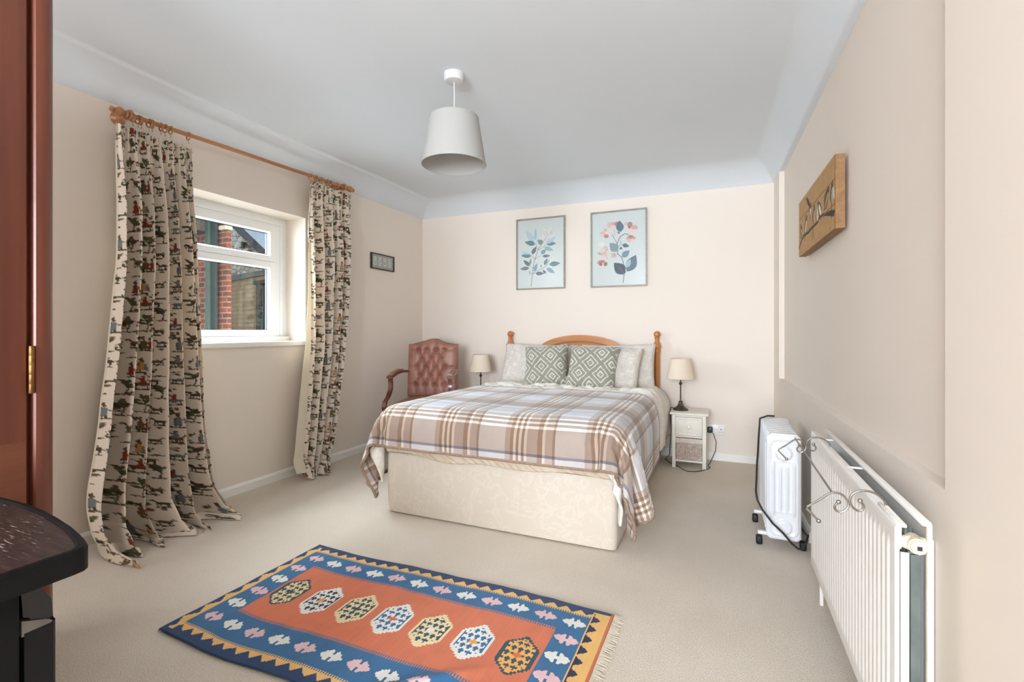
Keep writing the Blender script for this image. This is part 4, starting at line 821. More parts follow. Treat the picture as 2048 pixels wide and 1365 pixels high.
K[..., 2] += 0.006
x, y, z = K[..., 0], K[..., 1], K[..., 2]
foot = (y < 2.46) * np.clip((.60 - z) / .17, 0, 1.5); K[..., 2] -= .026 * foot
K[..., 0] += np.where(x > -.6, .010, 0) * np.clip((.56 - z) / .1, 0, 1)
topm = np.clip((z - .5) / .1, 0, 1)
K[..., 2] += topm * (0.010 * vnoise(x, y, 21, 3) + 0.005 * vnoise(x * .6, y, 22, 9)); K[..., 1] -= (1 - topm) * (y < 2.5) * 0.006 * vnoise(x, z, 8, 12)
blanket = grid_mesh('plaid_blanket', K, plaid, uv=np.stack([U, V], -1), thick=0.006)
tag(blanket, 'grey, taupe and cream plaid wool blanket draped over the foot of the bed', 'blanket')
hem_m = M('hem_braid', (158, 134, 116), (140, 116, 98), rough=0.9, scale=80, bump=0.4, bscale=300)
hb_ = MB()
edge = [K[0, i] for i in range(0, kx, 2)] + [K[j, -1] for j in range(2, ky, 2)]
edge = [tuple(p) for p in edge]
hb_.tube(edge, 0.0085, 6)
edge = [tuple(K[j, 0]) for j in range(0, ky, 2)]; hb_.tube(edge, 0.0085, 6)
hb_.tube([tuple(K[-1, i]) for i in range(0, kx, 2)], 0.006, 6)
hb_.obj('hem', hem_m, blanket)

# ------------------------------------------------------------------ pillows and cushions
def pillow_grid(W, H, T, n=44, pinch=0.07, seed=0, wr=0.006):
    u = np.linspace(-1, 1, n); Ug_, Vg_ = np.meshgrid(u, u)
    ex = 1 - pinch * (1 - Vg_ ** 2) * Ug_ ** 2; ez = 1 - pinch * (1 - Ug_ ** 2) * Vg_ ** 2
    X = Ug_ * W / 2 * ex; Z = Vg_ * H / 2 * ez
    q = np.clip((1 - Ug_ ** 4) * (1 - Vg_ ** 4), 0, 1) ** 0.42
    nz = (vnoise(Ug_ + 3 + seed, Vg_ + 5, 30 + seed, 3.2) - .5) * 2
    return Ug_, Vg_, X, Z, q, nz
def pillow(name, label, W, H, T, mat, loc, rot, colf=None, pinch=0.07, seed=0, n=44, group=None, cat='pillow', wr=0.012):
    Ug_, Vg_, X, Z, q, nz = pillow_grid(W, H, T, n, pinch, seed)
    wrk = wr * nz * np.clip(q * 1.5, 0, 1)
    F_ = np.stack([X, -T / 2 * q - wrk * (q > .02), Z], -1); B_ = np.stack([X, T / 2 * q, Z], -1)[:, ::-1]
    # one closed surface: front + back joined round the seam
    P = np.concatenate([F_, B_[:, 1:]], 1)
    c = None
    if colf is not None:
        cf = colf(Ug_, Vg_); c = np.concatenate([cf, cf[:, ::-1][:, 1:]], 1)
    o = grid_mesh(name, P, mat, col=c)
    bm = bmesh.new(); bm.from_mesh(o.data); bmesh.ops.remove_doubles(bm, verts=bm.verts, dist=2e-4); bmesh.ops.recalc_face_normals(bm, faces=bm.faces); bm.to_mesh(o.data); bm.free()
    o.location = loc; o.rotation_euler = rot
    tag(o, label, cat, group); return o
pil_m, nt, b = new_mat('pillowcase_leaf_print')
n1 = noise_node(nt, 16, 2); n1.inputs['Distortion'].default_value = 2.0
r = ramp(nt, n1.outputs['Fac'], [(0.44, s2l(218, 211, 201)), (0.5, s2l(198, 190, 177)), (0.55, s2l(215, 208, 198)), (0.66, s2l(203, 195, 183))])
nt.links.new(r.outputs[0], b.inputs['Base Color']); b.inputs['Roughness'].default_value = 0.9
n = noise_node(nt, 22, 3); add_bump(nt, b, n.outputs['Fac'], 0.25, 0.008)
rd = math.radians
pillow('pillow', 'pale leaf-print pillow leaning on the headboard behind the left cushion', 0.68, 0.40, 0.17, pil_m, (-1.575, 4.235, 0.785), (rd(-22), rd(1), rd(3)), seed=1, pinch=0.05)
pillow('pillow', 'pale leaf-print pillow at the right, tucked behind the front one by the post', 0.60, 0.40, 0.13, pil_m, (-0.80, 4.262, 0.785), (rd(-14), rd(-2), rd(-4)), seed=2, pinch=0.05)
pillow('pillow', 'pale leaf-print pillow in front on the right, half behind the right cushion', 0.56, 0.38, 0.15, pil_m, (-0.88, 4.115, 0.785), (rd(-20), rd(3), rd(-9)), seed=5, pinch=0.05)
knit = attr_mat('knitted_cushion_cover', rough=0.95, bump=0.6, bscale=260, bdist=0.002, sheen=0.3)
sage, crm = np.array(s2l(148, 145, 131)[:3]), np.array(s2l(222, 218, 204)[:3])
def diamonds(dx, dz, cw=0.178, ch=0.20, skew=0.10):
    def f(U_, V_):
        X = U_ * 0.205 + dx; Z = V_ * 0.205 + dz
        X = X + skew * Z
        X = np.round(X / 0.0045) * 0.0045; Z = np.round(Z / 0.0055) * 0.0055
        a, b2 = X / cw, Z / ch
        fr_ = lambda t: np.abs(t - np.round(t))
        d = np.minimum(fr_(a) + fr_(b2), fr_(a + .5) + fr_(b2 + .5))
        m_ = ((d > .335) & (d < .385)) | ((d > .115) & (d < .175)) | (d < .025)
        c = np.where(m_[..., None], crm, sage); return c * (0.95 + 0.05 * vnoise(X, Z, 2, 60))[..., None]
    return f
pillow('cushion', 'sage cushion with cream knitted diamonds, the left one of the pair', 0.41, 0.40, 0.17, knit, (-1.415, 4.045, 0.785), (rd(-24), rd(-5), rd(5)), colf=diamonds(0.02, 0.03), seed=8, n=150, group='knitted diamond cushions', cat='cushion', pinch=0.10)
pillow('cushion', 'sage cushion with cream knitted diamonds, the right one set slightly in front', 0.43, 0.41, 0.17, knit, (-0.985, 3.985, 0.785), (rd(-26), rd(2), rd(-3)), colf=diamonds(0.0, -0.02), seed=11, n=150, group='knitted diamond cushions', cat='cushion', pinch=0.10)

# ================================================================== BEDSIDE TABLES AND LAMPS
ns_white = M('distressed_white_paint', (236, 231, 219), (226, 219, 204), rough=0.55, scale=7)
def make_nightstand(label, loc):
    t = thing('bedside_table', label, 'bedside table', loc, 0.0)
    # local: x -0.13..0.13 , y 0 (front) .. 0.28, z up to 0.44
    MB().box(-0.145, -0.012, 0.425, 0.145, 0.292, 0.443, 0.005).obj('table_top', ns_white, t)
    for x in (-0.128, 0.100):
        for y in (0.0, 0.252): MB().box(x, y, 0.0, x + 0.028, y + 0.028, 0.425, 0.003).obj('leg', ns_white, t)
    for x0 in (-0.121, 0.109): MB().box(x0, 0.02, 0.045, x0 + 0.012, 0.26, 0.425, 0.002).obj('side_panel', ns_white, t)
    MB().box(-0.105, 0.262, 0.045, 0.105, 0.27, 0.425, 0.001).obj('back_panel', ns_white, t)
    for z in (0.245, 0.050): MB().box(-0.108, 0.004, z, 0.108, 0.262, z + 0.014, 0.002).obj('shelf', ns_white, t)
    MB().box(-0.104, 0.003, 0.410, 0.104, 0.02, 0.425, 0.001).obj('rail', ns_white, t)
    d = MB().box(-0.099, 0.002, 0.262, 0.099, 0.24, 0.408, 0.003)
    d = d.obj('drawer', ns_white, t)
    fr_ = MB()
    for a in ((-0.099, -0.004, 0.262, -0.078, 0.004, 0.408), (0.078, -0.004, 0.262, 0.099, 0.004, 0.408), (-0.079, -0.004, 0.262, 0.079, 0.004, 0.281), (-0.079, -0.004, 0.389, 0.079, 0.004, 0.408)): fr_.box(*a, 0.002)
    fr_.obj('frame_moulding', ns_white, d)
    MB().box(-0.022, -0.003, 0.281, 0.022, 0.003, 0.389, 0.001).obj('panel', ns_white, d)
    MB().lathe([(0.006, 0.0), (0.006, -0.010), (0.014, -0.016), (0.016, -0.022), (0.012, -0.028), (0.0, -0.030)], (0, 0.0, 0.335), axis='Y', n=16, cap=False).obj('knob', gloss_white, d)
    return t
ns = make_nightstand('small white bedside table with drawer and wicker basket, right of the bed', (-0.228, 4.085, 0))
ns2 = dup(ns, (-2.14, 4.085, 0), label='small white bedside table behind the bed, under the left lamp')
# wicker basket
wick = M('painted_wicker', (216, 200, 186), (186, 166, 152), rough=0.8, scale=60)
liner = M('basket_liner_cloth', (214, 200, 188), (204, 189, 176), rough=0.95, scale=30, bump=0.3)
def make_basket(label, loc):
    t = thing('wicker_basket', label, 'basket', loc)
    wv_ = MB()
    n = 13; W2, D2 = 0.092, 0.115
    for row in range(15):
        z = 0.008 + row * 0.0092
        pts = []
        per = [(-W2, 0), (W2, 0), (W2, 2 * D2), (-W2, 2 * D2)]
        for (x0, y0), (x1, y1) in zip(per, per[1:] + per[:1]):
            for i in range(n):
                f_ = i / n; k = (i + row) % 2
                nx_, ny_ = (y1 - y0), -(x1 - x0); L = math.hypot(nx_, ny_); s = 0.0045 * (1 if k else -1)
                pts.append((x0 + (x1 - x0) * f_ + nx_ / L * s, y0 + (y1 - y0) * f_ + ny_ / L * s, z))
        wv_.tube(pts, 0.0046, 6, closed=True)
    wv_.obj('woven_wall', wick, t)
    st = MB()
    for i in range(11): st.tube([(-W2 + 2 * W2 * i / 10, 0, 0.0), (-W2 + 2 * W2 * i / 10, 0, 0.145)], 0.0035, 6)
    st.obj('stake', wick, t)
    ln = MB(); ln.box(-0.099, -0.007, 0.136, 0.099, -0.002, 0.176, 0.002).box(-0.099, 0.232, 0.136, 0.099, 0.237, 0.170, 0.002).box(-0.101, -0.004, 0.136, -0.097, 0.235, 0.173, 0.002).box(0.097, -0.004, 0.136, 0.101, 0.235, 0.173, 0.002)
    ln.obj('liner', liner, t)
    return t
bk = make_basket('whitewashed wicker basket with cloth liner in the right bedside table', (-0.228, 4.093, 0.0645))
# lamps
iron = M('dark_bronze', (96, 84, 76), (70, 60, 54), rough=0.4, metal=0.7, scale=20)
shade_m = fabric_transl('cream_lampshade', (246, 232, 212), 0.25)
def make_lamp(label, loc):
    t = thing('table_lamp', label, 'lamp', loc)
    MB().lathe([(0.0, 0.001), (0.060, 0.001), (0.062, 0.006), (0.056, 0.012), (0.040, 0.020), (0.026, 0.034), (0.017, 0.052), (0.014, 0.064), (0.018, 0.068), (0.018, 0.072), (0.007, 0.076)], n=28, cap=False).obj('base', iron, t)
    MB().lathe([(0.0055, 0.072), (0.0055, 0.205), (0.010, 0.210), (0.015, 0.219), (0.010, 0.228), (0.0055, 0.232), (0.0055, 0.30), (0.014, 0.31), (0.014, 0.35)], n=14).obj('stem', iron, t)
    MB().lathe([(0.112, 0.262), (0.080, 0.424), (0.0785, 0.424), (0.1105, 0.262)], n=40, cap=False).tube([(0.112 * math.cos(a), 0.112 * math.sin(a), 0.262) for a in np.linspace(0, 2 * PI, 40, endpoint=False)], 0.0022, 6, closed=True).tube([(0.080 * math.cos(a), 0.080 * math.sin(a), 0.424) for a in np.linspace(0, 2 * PI, 40, endpoint=False)], 0.0022, 6, closed=True).obj('lamp_shade', shade_m, t)
    MB().lathe([(0.012, 0.35), (0.02, 0.365), (0.026, 0.385), (0.02, 0.402), (0.0, 0.41)], n=14, cap=False).obj('bulb', M('frosted_bulb', (240, 238, 232), rough=0.3), t)
    sp = MB()
    for a in (0, 2 * PI / 3, 4 * PI / 3): sp.tube([(0.012 * math.cos(a), 0.012 * math.sin(a), 0.345), (0.098 * math.cos(a), 0.098 * math.sin(a), 0.333)], 0.0015, 6)
    sp.obj('shade_carrier', iron, t); return t
lampR = make_lamp('cream-shaded bronze table lamp on the right bedside table', (-0.300, 4.225, 0.4435))
lampL = dup(lampR, (-2.145, 4.20, 0.4435), label='cream-shaded bronze table lamp at the left, between armchair and bed')
cab = M('black_flex', (34, 34, 36), rough=0.5)
lc = MB().tube([(-0.345, 4.26, 0.449), (-0.385, 4.30, 0.449), (-0.392, 4.37, 0.40), (-0.395, 4.405, 0.2), (-0.40, 4.36, 0.03), (-0.43, 4.30, 0.005), (-0.388, 4.20, 0.005), (-0.30, 4.09, 0.005), (-0.27, 4.03, 0.005), (-0.233, 3.985, 0.005), (-0.18, 4.00, 0.005), (-0.135, 4.04, 0.005), (-0.08, 4.13, 0.005), (-0.072, 4.175, 0.005), (-0.09, 4.20, 0.005), (-0.07, 4.30, 0.02), (-0.035, 4.40, 0.09), (-0.030, 4.415, 0.16), (-0.055, 4.42, 0.235)], 0.003, 8)
tag(lc.obj('lamp_cable', cab), 'thin black lamp cable looping across the carpet below the bedside table', 'cable')
# double socket and plug
sk = thing('wall_socket', 'white double wall socket beside the right bedside table', 'socket', (-0.037, BY, 0.260))
MB().box(-0.073, -0.010, -0.043, 0.073, 0.0, 0.043, 0.004).obj('face_plate', gloss_white, sk)
for x in (-0.03, 0.03):
    MB().box(x - 0.007, -0.014, 0.020, x + 0.007, -0.009, 0.034, 0.002).obj('switch', gloss_white, sk)
for x in (-0.045, 0.045):
    h_ = MB()
    h_.box(x - 0.003, -0.0106, -0.002, x + 0.003, -0.0098, 0.008).box(x - 0.014, -0.0106, -0.022, x - 0.008, -0.0098, -0.018).box(x + 0.008, -0.0106, -0.022, x + 0.014, -0.0098, -0.018)
    h_.obj('pin_holes', M('dark_hole', (40, 36, 34)), sk)
pg = MB().box(-0.10, BY - 0.048, 0.232, -0.056, BY - 0.012, 0.285, 0.010)
pg.box(-0.095, BY - 0.02, 0.236, -0.06, BY - 0.0105, 0.28, 0.003)
tag(pg.obj('plug', M('dark_plug', (40, 44, 42), (60, 66, 62), rough=0.35)), 'black plug in the left outlet of the wall socket', 'plug')

# ================================================================== PENDANT LAMP
pl = thing('pendant_lamp', 'white fabric drum pendant lamp hanging from the ceiling', 'lamp', (-1.278, 2.196, 2.447))
wplast = M('white_plastic', (216, 217, 217), rough=0.3)
MB().lathe([(0.0, -0.046), (0.030, -0.046), (0.046, -0.042), (0.051, -0.034), (0.052, -0.004), (0.052, 0.002)], n=36, cap=False).obj('ceiling_rose', wplast, pl)
MB().tube([(0.0, 0.0, -0.042), (0.002, 0, -0.10), (0.0, 0, -0.28)], 0.0028, 8).obj('cord', wplast, pl)
pshade = fabric_transl('white_drum_fabric', (190, 189, 184), 0.18)
zt, zb = -0.236, -0.478
ps = MB().lathe([(0.168, zb), (0.128, zt), (0.1262, zt), (0.1662, zb)], n=64, cap=False)
for rr, zz in ((0.168, zb), (0.128, zt)): ps.tube([(rr * math.cos(a), rr * math.sin(a), zz) for a in np.linspace(0, 2 * PI, 64, endpoint=False)], 0.0024, 6, closed=True)
ps.obj('lamp_shade', pshade, pl)
sp = MB().lathe([(0.016, -0.285), (0.020, -0.280), (0.020, -0.330), (0.014, -0.335)], n=16)
for a in (0, 2 * PI / 3, 4 * PI / 3): sp.tube([(0.018 * math.cos(a), 0.018 * math.sin(a), -0.29), (0.127 * math.cos(a), 0.127 * math.sin(a), zt - 0.002)], 0.0016, 6)
sp.obj('lamp_holder', wplast, pl)
MB().lathe([(0.012, -0.335), (0.018, -0.35), (0.030, -0.375), (0.028, -0.40), (0.012, -0.415), (0.0, -0.418)], n=16, cap=False).obj('bulb', M('bulb_glass', (238, 238, 234), rough=0.2), pl)

# ================================================================== FRAMED BOTANICAL PRINTS
frame_m = M('taupe_frame', (156, 150, 140), (140, 134, 124), rough=0.4, scale=14, stretch=(1, 1, 8), metal=0.2)
paper = attr_mat('printed_paper', rough=0.9, bump=0)
clear = glass.copy(); clear.name = 'picture_glass'
[n for n in clear.node_tree.nodes if n.type == 'BSDF_GLOSSY'][0].inputs['Roughness'].default_value = 0.22
def framed(name, label, x0, x1, z0, z1, canvas, group=None):
    cx, cz = (x0 + x1) / 2, (z0 + z1) / 2; t = thing(name, label, 'picture', (cx, BY, cz), group=group)
    W, H = (x1 - x0) / 2, (z1 - z0) / 2; fw = 0.013
    f = MB()
    for a in ((-W, -H, -W + fw, H), (W - fw, -H, W, H), (-W + fw, -H, W - fw, -H + fw), (-W + fw, H - fw, W - fw, H)):
        f.box(a[0], -0.024, a[1], a[2], -0.002, a[3], 0.0015)
    f.obj('frame', frame_m, t, smooth=False)
    ny, nx = canvas.a.shape[:2]
    X, Z = np.meshgrid(np.linspace(-W + fw, W - fw, nx), np.linspace(-H + fw, H - fw, ny))
    grid_mesh('print', np.stack([X, np.full_like(X, -0.011), Z], -1), paper, t, col=canvas.a, smooth=False)
    MB().box(-W + 0.004, -0.008, -H + 0.004, W - 0.004, -0.003, H - 0.004).obj('backing', M('backing_board', (120, 100, 80)), t)
    MB().box(-W + fw, -0.0165, -H + fw, W - fw, -0.015, H - fw).obj('pane', clear, t, smooth=False)
    return t
c1 = Canvas(250, 350, 0.48, 0.675, (220, 220, 219))
def m1(X, Y):
    f_ = (X - 185) / 615.0; top = 292 - 50 * f_; bot = 1218 - 22 * f_
    return (f_ * 0.48, 0.675 * (1 - (Y - top) / (bot - top)))
stem = (96, 92, 98)
for pth, r_ in (([(368, 1190), (385, 1030), (400, 900), (420, 820), (460, 690), (505, 620)], .0022), ([(420, 820), (380, 770), (350, 765)], .0013), ([(420, 820), (465, 785), (497, 765)], .0015),
                ([(385, 1020), (440, 975), (540, 930), (592, 885)], .0018), ([(392, 940), (345, 905)], .0012), ([(460, 690), (520, 660), (572, 615)], .0015), ([(460, 690), (430, 600)], .0013), ([(385, 1020), (430, 1005)], .0012), ([(505, 620), (560, 540), (590, 480)], .0014)):
    c1.line([m1(*p) for p in pth], r_, stem)
pale, mid, teal, dk, dg = (188, 206, 220), (122, 150, 168), (88, 120, 130), (78, 88, 104), (120, 138, 136)
for a, b_, wd, c in (((410, 575), (295, 425), .060, pale), ((425, 560), (430, 385), .030, (170, 192, 208)), ((425, 610), (280, 580), .048, teal), ((445, 600), (470, 480), .018, (196, 210, 222)), ((525, 605), (455, 555), .048, dg),
                     ((575, 612), (702, 600), .036, teal), ((570, 602), (695, 505), .046, (186, 204, 220)), ((545, 655), (665, 695), .040, (150, 176, 190)), ((380, 748), (440, 640), .038, dk), ((500, 742), (572, 685), .040, mid), ((370, 772), (228, 765), .040, teal),
                     ((355, 745), (228, 718), .026, pale), ((520, 775), (628, 770), .028, dk), ((352, 908), (262, 825), .036, dk), ((345, 905), (370, 800), .024, dg), ((342, 935), (216, 950), .036, (104, 108, 116)), ((408, 985), (452, 868), .034, mid),
                     ((502, 928), (502, 888), .012, dk), ((548, 898), (585, 803), .034, teal), ((592, 882), (615, 800), .014, (170, 180, 180)), ((610, 888), (755, 872), .046, teal), ((575, 938), (685, 1008), .040, mid), ((566, 1014), (522, 958), .024, dk), ((428, 1010), (545, 1012), .036, dk), ((372, 1032), (333, 970), .024, (184, 188, 190))):
    c1.leaf(m1(*a), m1(*b_), wd, c, 0.92, vein=(200, 208, 214))
rr = random.Random(3)
for i in range(46):
    a = rr.random() * 6.28; R = 92 * rr.random() ** .5; x_, y_ = m1(585 + R * math.cos(a), 470 + R * 0.85 * math.sin(a))
    c1.ell(x_, y_, .014, .009, rr.choice([(232, 218, 216), (222, 206, 206), (240, 232, 228), (214, 206, 210)]), rr.random() * 3, 0.85)
for i in range(24):
    a = rr.random() * 6.28; R = 85 * rr.random() ** .5; x_, y_ = m1(585 + R * math.cos(a), 470 + R * 0.85 * math.sin(a)); c1.ell(x_, y_, .0035, .003, (200, 176, 166), 0, .8)
framed('framed_print', 'framed print of a pale flower head with many slim blue-green leaves', -1.868, -1.363, 1.508, 2.208, c1, 'botanical prints above the bed')
c2 = Canvas(250, 350, 0.48, 0.675, (218, 218, 218))
def m2(X, Y):
    f_ = (X - 1200) / 712.0; top = 205 - 72 * f_; bot = 1190 - 28 * f_
    return (f_ * 0.48, 0.675 * (1 - (Y - top) / (bot - top)))
stem = (70, 62, 66)
for pth, r_ in (([(1620, 1140), (1628, 1070), (1640, 1000), (1622, 860), (1600, 790), (1545, 745), (1556, 650), (1540, 600), (1580, 515), (1640, 470), (1692, 480)], .0026), ([(1540, 600), (1500, 530), (1475, 480)], .0016), ([(1505, 495), (1505, 370)], .0012),
                ([(1545, 745), (1460, 745)], .0014), ([(1556, 650), (1585, 620), (1612, 612)], .0016), ([(1640, 1015), (1680, 960)], .0016), ([(1630, 1035), (1580, 1010)], .0016)):
    c2.line([m2(*p) for p in pth], r_, stem)
P1, P2, P3, RU, RB = (236, 208, 204), (226, 186, 180), (214, 164, 156), (190, 124, 112), (168, 96, 88)
for x_, y_, rx, ry, ang, c in ((1385, 430, 62, 30, .9, P1), (1345, 470, 40, 30, .3, P2), (1430, 470, 40, 26, -.5, P1), (1340, 500, 34, 26, .5, P1), (1395, 505, 34, 26, .2, RU), (1365, 395, 22, 48, .2, P1), (1440, 350, 36, 40, 0, P2), (1490, 390, 40, 30, .3, P1),
                               (1535, 335, 34, 30, -.3, RU), (1490, 330, 26, 22, 0, P3), (1660, 330, 26, 24, 0, P2), (1710, 345, 34, 38, 0, RU), (1700, 385, 18, 18, 0, RB), (1675, 410, 30, 28, .2, P1), (1770, 385, 42, 32, .2, P3), (1770, 440, 44, 36, 0, P1), (1720, 440, 40, 30, 0, P1),
                               (1720, 515, 46, 26, .1, RU), (1765, 530, 24, 18, 0, P3), (1705, 560, 34, 24, .4, P2), (1745, 575, 30, 24, -.3, P1), (1680, 530, 24, 16, -.4, P3), (1330, 620, 40, 34, 0, (240, 226, 224)), (1385, 670, 30, 34, 0, P2), (1350, 700, 34, 28, .4, P1), (1310, 745, 42, 18, .4, P3), (1385, 745, 34, 42, 0, P2),
                               (1360, 795, 30, 32, 0, P1), (1425, 740, 30, 26, 0, P1), (1500, 770, 34, 22, .2, P3), (1480, 790, 20, 14, 0, P2), (1310, 862, 38, 26, -.3, RU), (1320, 890, 24, 22, 0, RB), (1385, 885, 26, 30, .3, RB), (1350, 850, 26, 22, 0, RU)):
    X_, Y_ = m2(x_, y_); c2.ell(X_, Y_, rx * .00067, ry * .00067, c, -ang, 0.88)
for x_, y_ in ((1375, 410), (1390, 420), (1380, 435), (1395, 405), (1370, 425), (1700, 390), (1715, 500), (1355, 740), (1410, 690), (1405, 800)): c2.ell(*m2(x_, y_), .0035, .0035, (110, 72, 76))
for a, b_, wd, c in (((1585, 445), (1570, 288), .068, (96, 112, 134)), ((1548, 708), (1442, 598), .078, (138, 152, 158)), ((1608, 622), (1702, 642), .036, (84, 96, 118)), ((1575, 660), (1610, 678), .026, (86, 104, 112)), ((1608, 788), (1706, 698), .056, (122, 140, 158)),
                     ((1642, 1015), (1498, 868), .098, (56, 68, 88)), ((1678, 985), (1790, 758), .098, (76, 98, 122)), ((1662, 935), (1718, 815), .044, (176, 196, 210)), ((1585, 605), (1592, 558), .014, (176, 186, 192)), ((1578, 466), (1542, 442), .016, (86, 92, 108))):
    c2.leaf(m2(*a), m2(*b_), wd, c, 0.95, vein=(150, 164, 178))
framed('framed_print', 'framed print of blush-coloured blossoms with large dark slate-blue leaves', -1.113, -0.600, 1.504, 2.205, c2, 'botanical prints above the bed')

# small dark frame on the left wall
sf = thing('small_frame', 'small dark landscape frame with four pale panels on the left wall', 'picture', (LX, 3.766, 1.758))
dkf = M('dark_frame_wood', (52, 40, 34), (40, 30, 26), rough=0.4)
W, H, fw = 0.170, 0.075, 0.010
f = MB()
for a in ((-W, -H, -W + fw, H), (W - fw, -H, W, H), (-W + fw, -H, W - fw, -H + fw), (-W + fw, H - fw, W - fw, H)): f.box(0.001, a[0], a[1], 0.020, a[2], a[3], 0.0015)
f.obj('frame', dkf, sf, smooth=False)
cm_ = Canvas(150, 60, 2 * W - 2 * fw, 2 * H - 2 * fw, (176, 170, 164))
rr = random.Random(8)
for k in range(4):
    x_ = 0.025 + k * 0.073; cm_.poly([(x_ - .003, .022), (x_ + .049, .022), (x_ + .049, .112), (x_ - .003, .112)], (150, 152, 146)); cm_.poly([(x_, .025), (x_ + .046, .025), (x_ + .046, .109), (x_, .109)], (214, 216, 208))
    for q in range(14): cm_.ell(x_ + .008 + rr.random() * .030, .035 + rr.random() * .062, .004 + .004 * rr.random(), .004, rr.choice([(150, 154, 150), (178, 180, 172), (120, 126, 124)]), rr.random() * 3, .8)
Yc, Zc = np.meshgrid(np.linspace(-W + fw, W - fw, 150), np.linspace(-H + fw, H - fw, 60))
grid_mesh('picture_card', np.stack([np.full_like(Yc, 0.009), Yc, Zc], -1), paper, sf, col=cm_.a, smooth=False)
MB().box(0.0145, -W + fw, -H + fw, 0.016, W - fw, H - fw).obj('pane', clear, sf, smooth=False)

# ================================================================== BIRD PAINTING ON BOARDS, right wall
bd = thing('bird_board', 'plank board painted with small birds on a branch, on the right wall', 'picture', (RX(2.787, -0.012), 2.787, 1.679), rotz=math.atan(0.022))
# local: x 0 (front) .. 0.036 (back), y -0.4225 (near) .. 0.4225 (far)
bc = Canvas(420, 160, 0.845, 0.308, (186, 148, 100))
gr = vnoise(bc.X * .35, bc.Y, 41, 60)[..., None] * 0.16 + vnoise(bc.X * .2 + 3, bc.Y, 42, 160)[..., None] * 0.10 + 0.86
bc.a = bc.a * gr
def mb(a, b_): return (a * 0.845, (1 - b_) * 0.308)
for b0 in (0.325, 0.665): bc.line([mb(0, b0), mb(1, b0)], .0022, (84, 60, 38))
br_c = (72, 60, 56)
bc.line([mb(0, .86), mb(.04, .80), mb(.12, .72), (mb(.2, .69)), mb(.33, .71), mb(.45, .69), mb(.6, .69), mb(.66, .64), mb(.71, .65), mb(.80, .69), mb(.9, .72), mb(1.0, .77)], .007, br_c)
bc.line([mb(.66, .64), mb(.71, .52)], .003, br_c); bc.line([mb(.82, .70), mb(.98, .80)], .008, br_c); bc.line([mb(.45, .70), mb(.45, .88)], .003, br_c)
def bird(a, b_, a2, b2, wd, c, belly, tail):
    x0, y0 = mb(a, b_); x1, y1 = mb(a2, b2)
    bc.leaf((x1, y1), (x0, y0), wd, c); bc.leaf((x1 + .008, y1), (x0 + .006, y0 - .01), wd * .45, belly)
    bc.ell(x0, y0 - .012, .015, .016, c); bc.line([(x0 - .01, y0 - .008), (x0 - .026, y0 - .002)], .0022, (60, 50, 46)); bc.ell(x0 - .003, y0 - .009, .0022, .0022, (230, 220, 205))
    bc.line([(x1, y1), (x1 + tail[0], y1 + tail[1])], .0045, c)
bird(.08, .44, .10, .66, .052, (88, 76, 62), (190, 170, 140), (.004, -.03))
bird(.27, .38, .22, .68, .056, (80, 70, 62), (236, 226, 208), (-.006, -.035))
bird(.40, .26, .37, .44, .060, (64, 60, 64), (240, 232, 218), (.015, -.02)); bc.leaf(mb(.39, .30), mb(.25, .06), .030, (70, 66, 68))
bird(.51, .36, .49, .66, .066, (74, 68, 62), (206, 186, 156), (-.010, -.06))
bird(.62, .38, .68, .64, .062, (88, 80, 74), (240, 232, 218), (.01, -.02)); bc.leaf(mb(.60, .68), mb(.61, .46), .022, (240, 232, 220))
bird(.87, .34, .77, .60, .074, (84, 70, 58), (170, 146, 116), (-.02, -.03))
bird(.945, .32, .93, .62, .052, (48, 62, 50), (210, 200, 180), (-.003, -.06)); bc.leaf(mb(.985, .60), mb(.975, .40), .016, (244, 240, 230))
bmat = attr_mat('painted_plank', rough=0.75, bump=0.25, bscale=60, bdist=0.002)
# far end of the board is a = 0
Yc, Zc = np.meshgrid(np.linspace(0.4225, -0.4225, 420), np.linspace(-0.154, 0.154, 160))
gro = np.exp(-((Zc - (.154 - .325 * .308)) / .002) ** 2) + np.exp(-((Zc - (.154 - .665 * .308)) / .002) ** 2)
grid_mesh('painted_face', np.stack([-0.001 + 0.003 * gro, Yc, Zc], -1), bmat, bd, col=bc.a, smooth=False)
plank = wood('plank_wood', (156, 118, 76), (128, 92, 56), axis='Y', rough=0.7, scale=3)
MB().box(0.0005, -0.4225, -0.154, 0.036, 0.4225, 0.154, 0.0015).obj('planks', plank, bd, smooth=False)

# ================================================================== ARMCHAIR
ch = thing('armchair', 'buttoned dusty rose leather armchair with mahogany arms in the far left corner', 'armchair', (-2.445, 3.700, 0), rotz=math.radians(19))
leather = M('dusty_rose_leather', (162, 112, 94), (146, 97, 80), rough=0.42, scale=9, bump=0.12, bscale=220, bdist=0.001)
mahog = wood('mahogany', (112, 56, 36), (70, 32, 22), axis='Z', rough=0.28, scale=3, coat=0.4)
btn = []
for z, xs in ((.918, (580, 710, 855, 990)), (.842, (645, 785, 925)), (.759, (565, 710, 855, 990)), (.680, (632, 775, 922)), (.594, (560, 697, 850, 990))):
    for x in xs: btn.append(((x - 795) * .000635, z))
nx, nz = 150, 170
Us, Vs = np.meshgrid(np.linspace(-1, 1, nx), np.linspace(0, 1, nz))
topz = lambda x: .972 + .052 * np.exp(-(np.abs(x) / .105) ** 2.4)
Wb = .236 + 0 * Vs
Xb = Us * Wb; Zb = .47 + Vs * (topz(Xb) - .47)
edge = np.clip((1 - Us ** 10) * (1 - (2 * Vs - 1) ** 12), 0, 1) ** .5
puff = .042 * edge
segs = []
for i, p in enumerate(btn):
    for q in btn[i + 1:]:
        d = math.hypot(p[0] - q[0], p[1] - q[1])
        if .05 < d < .105 and abs(p[1] - q[1]) > .04: segs.append((p, q))
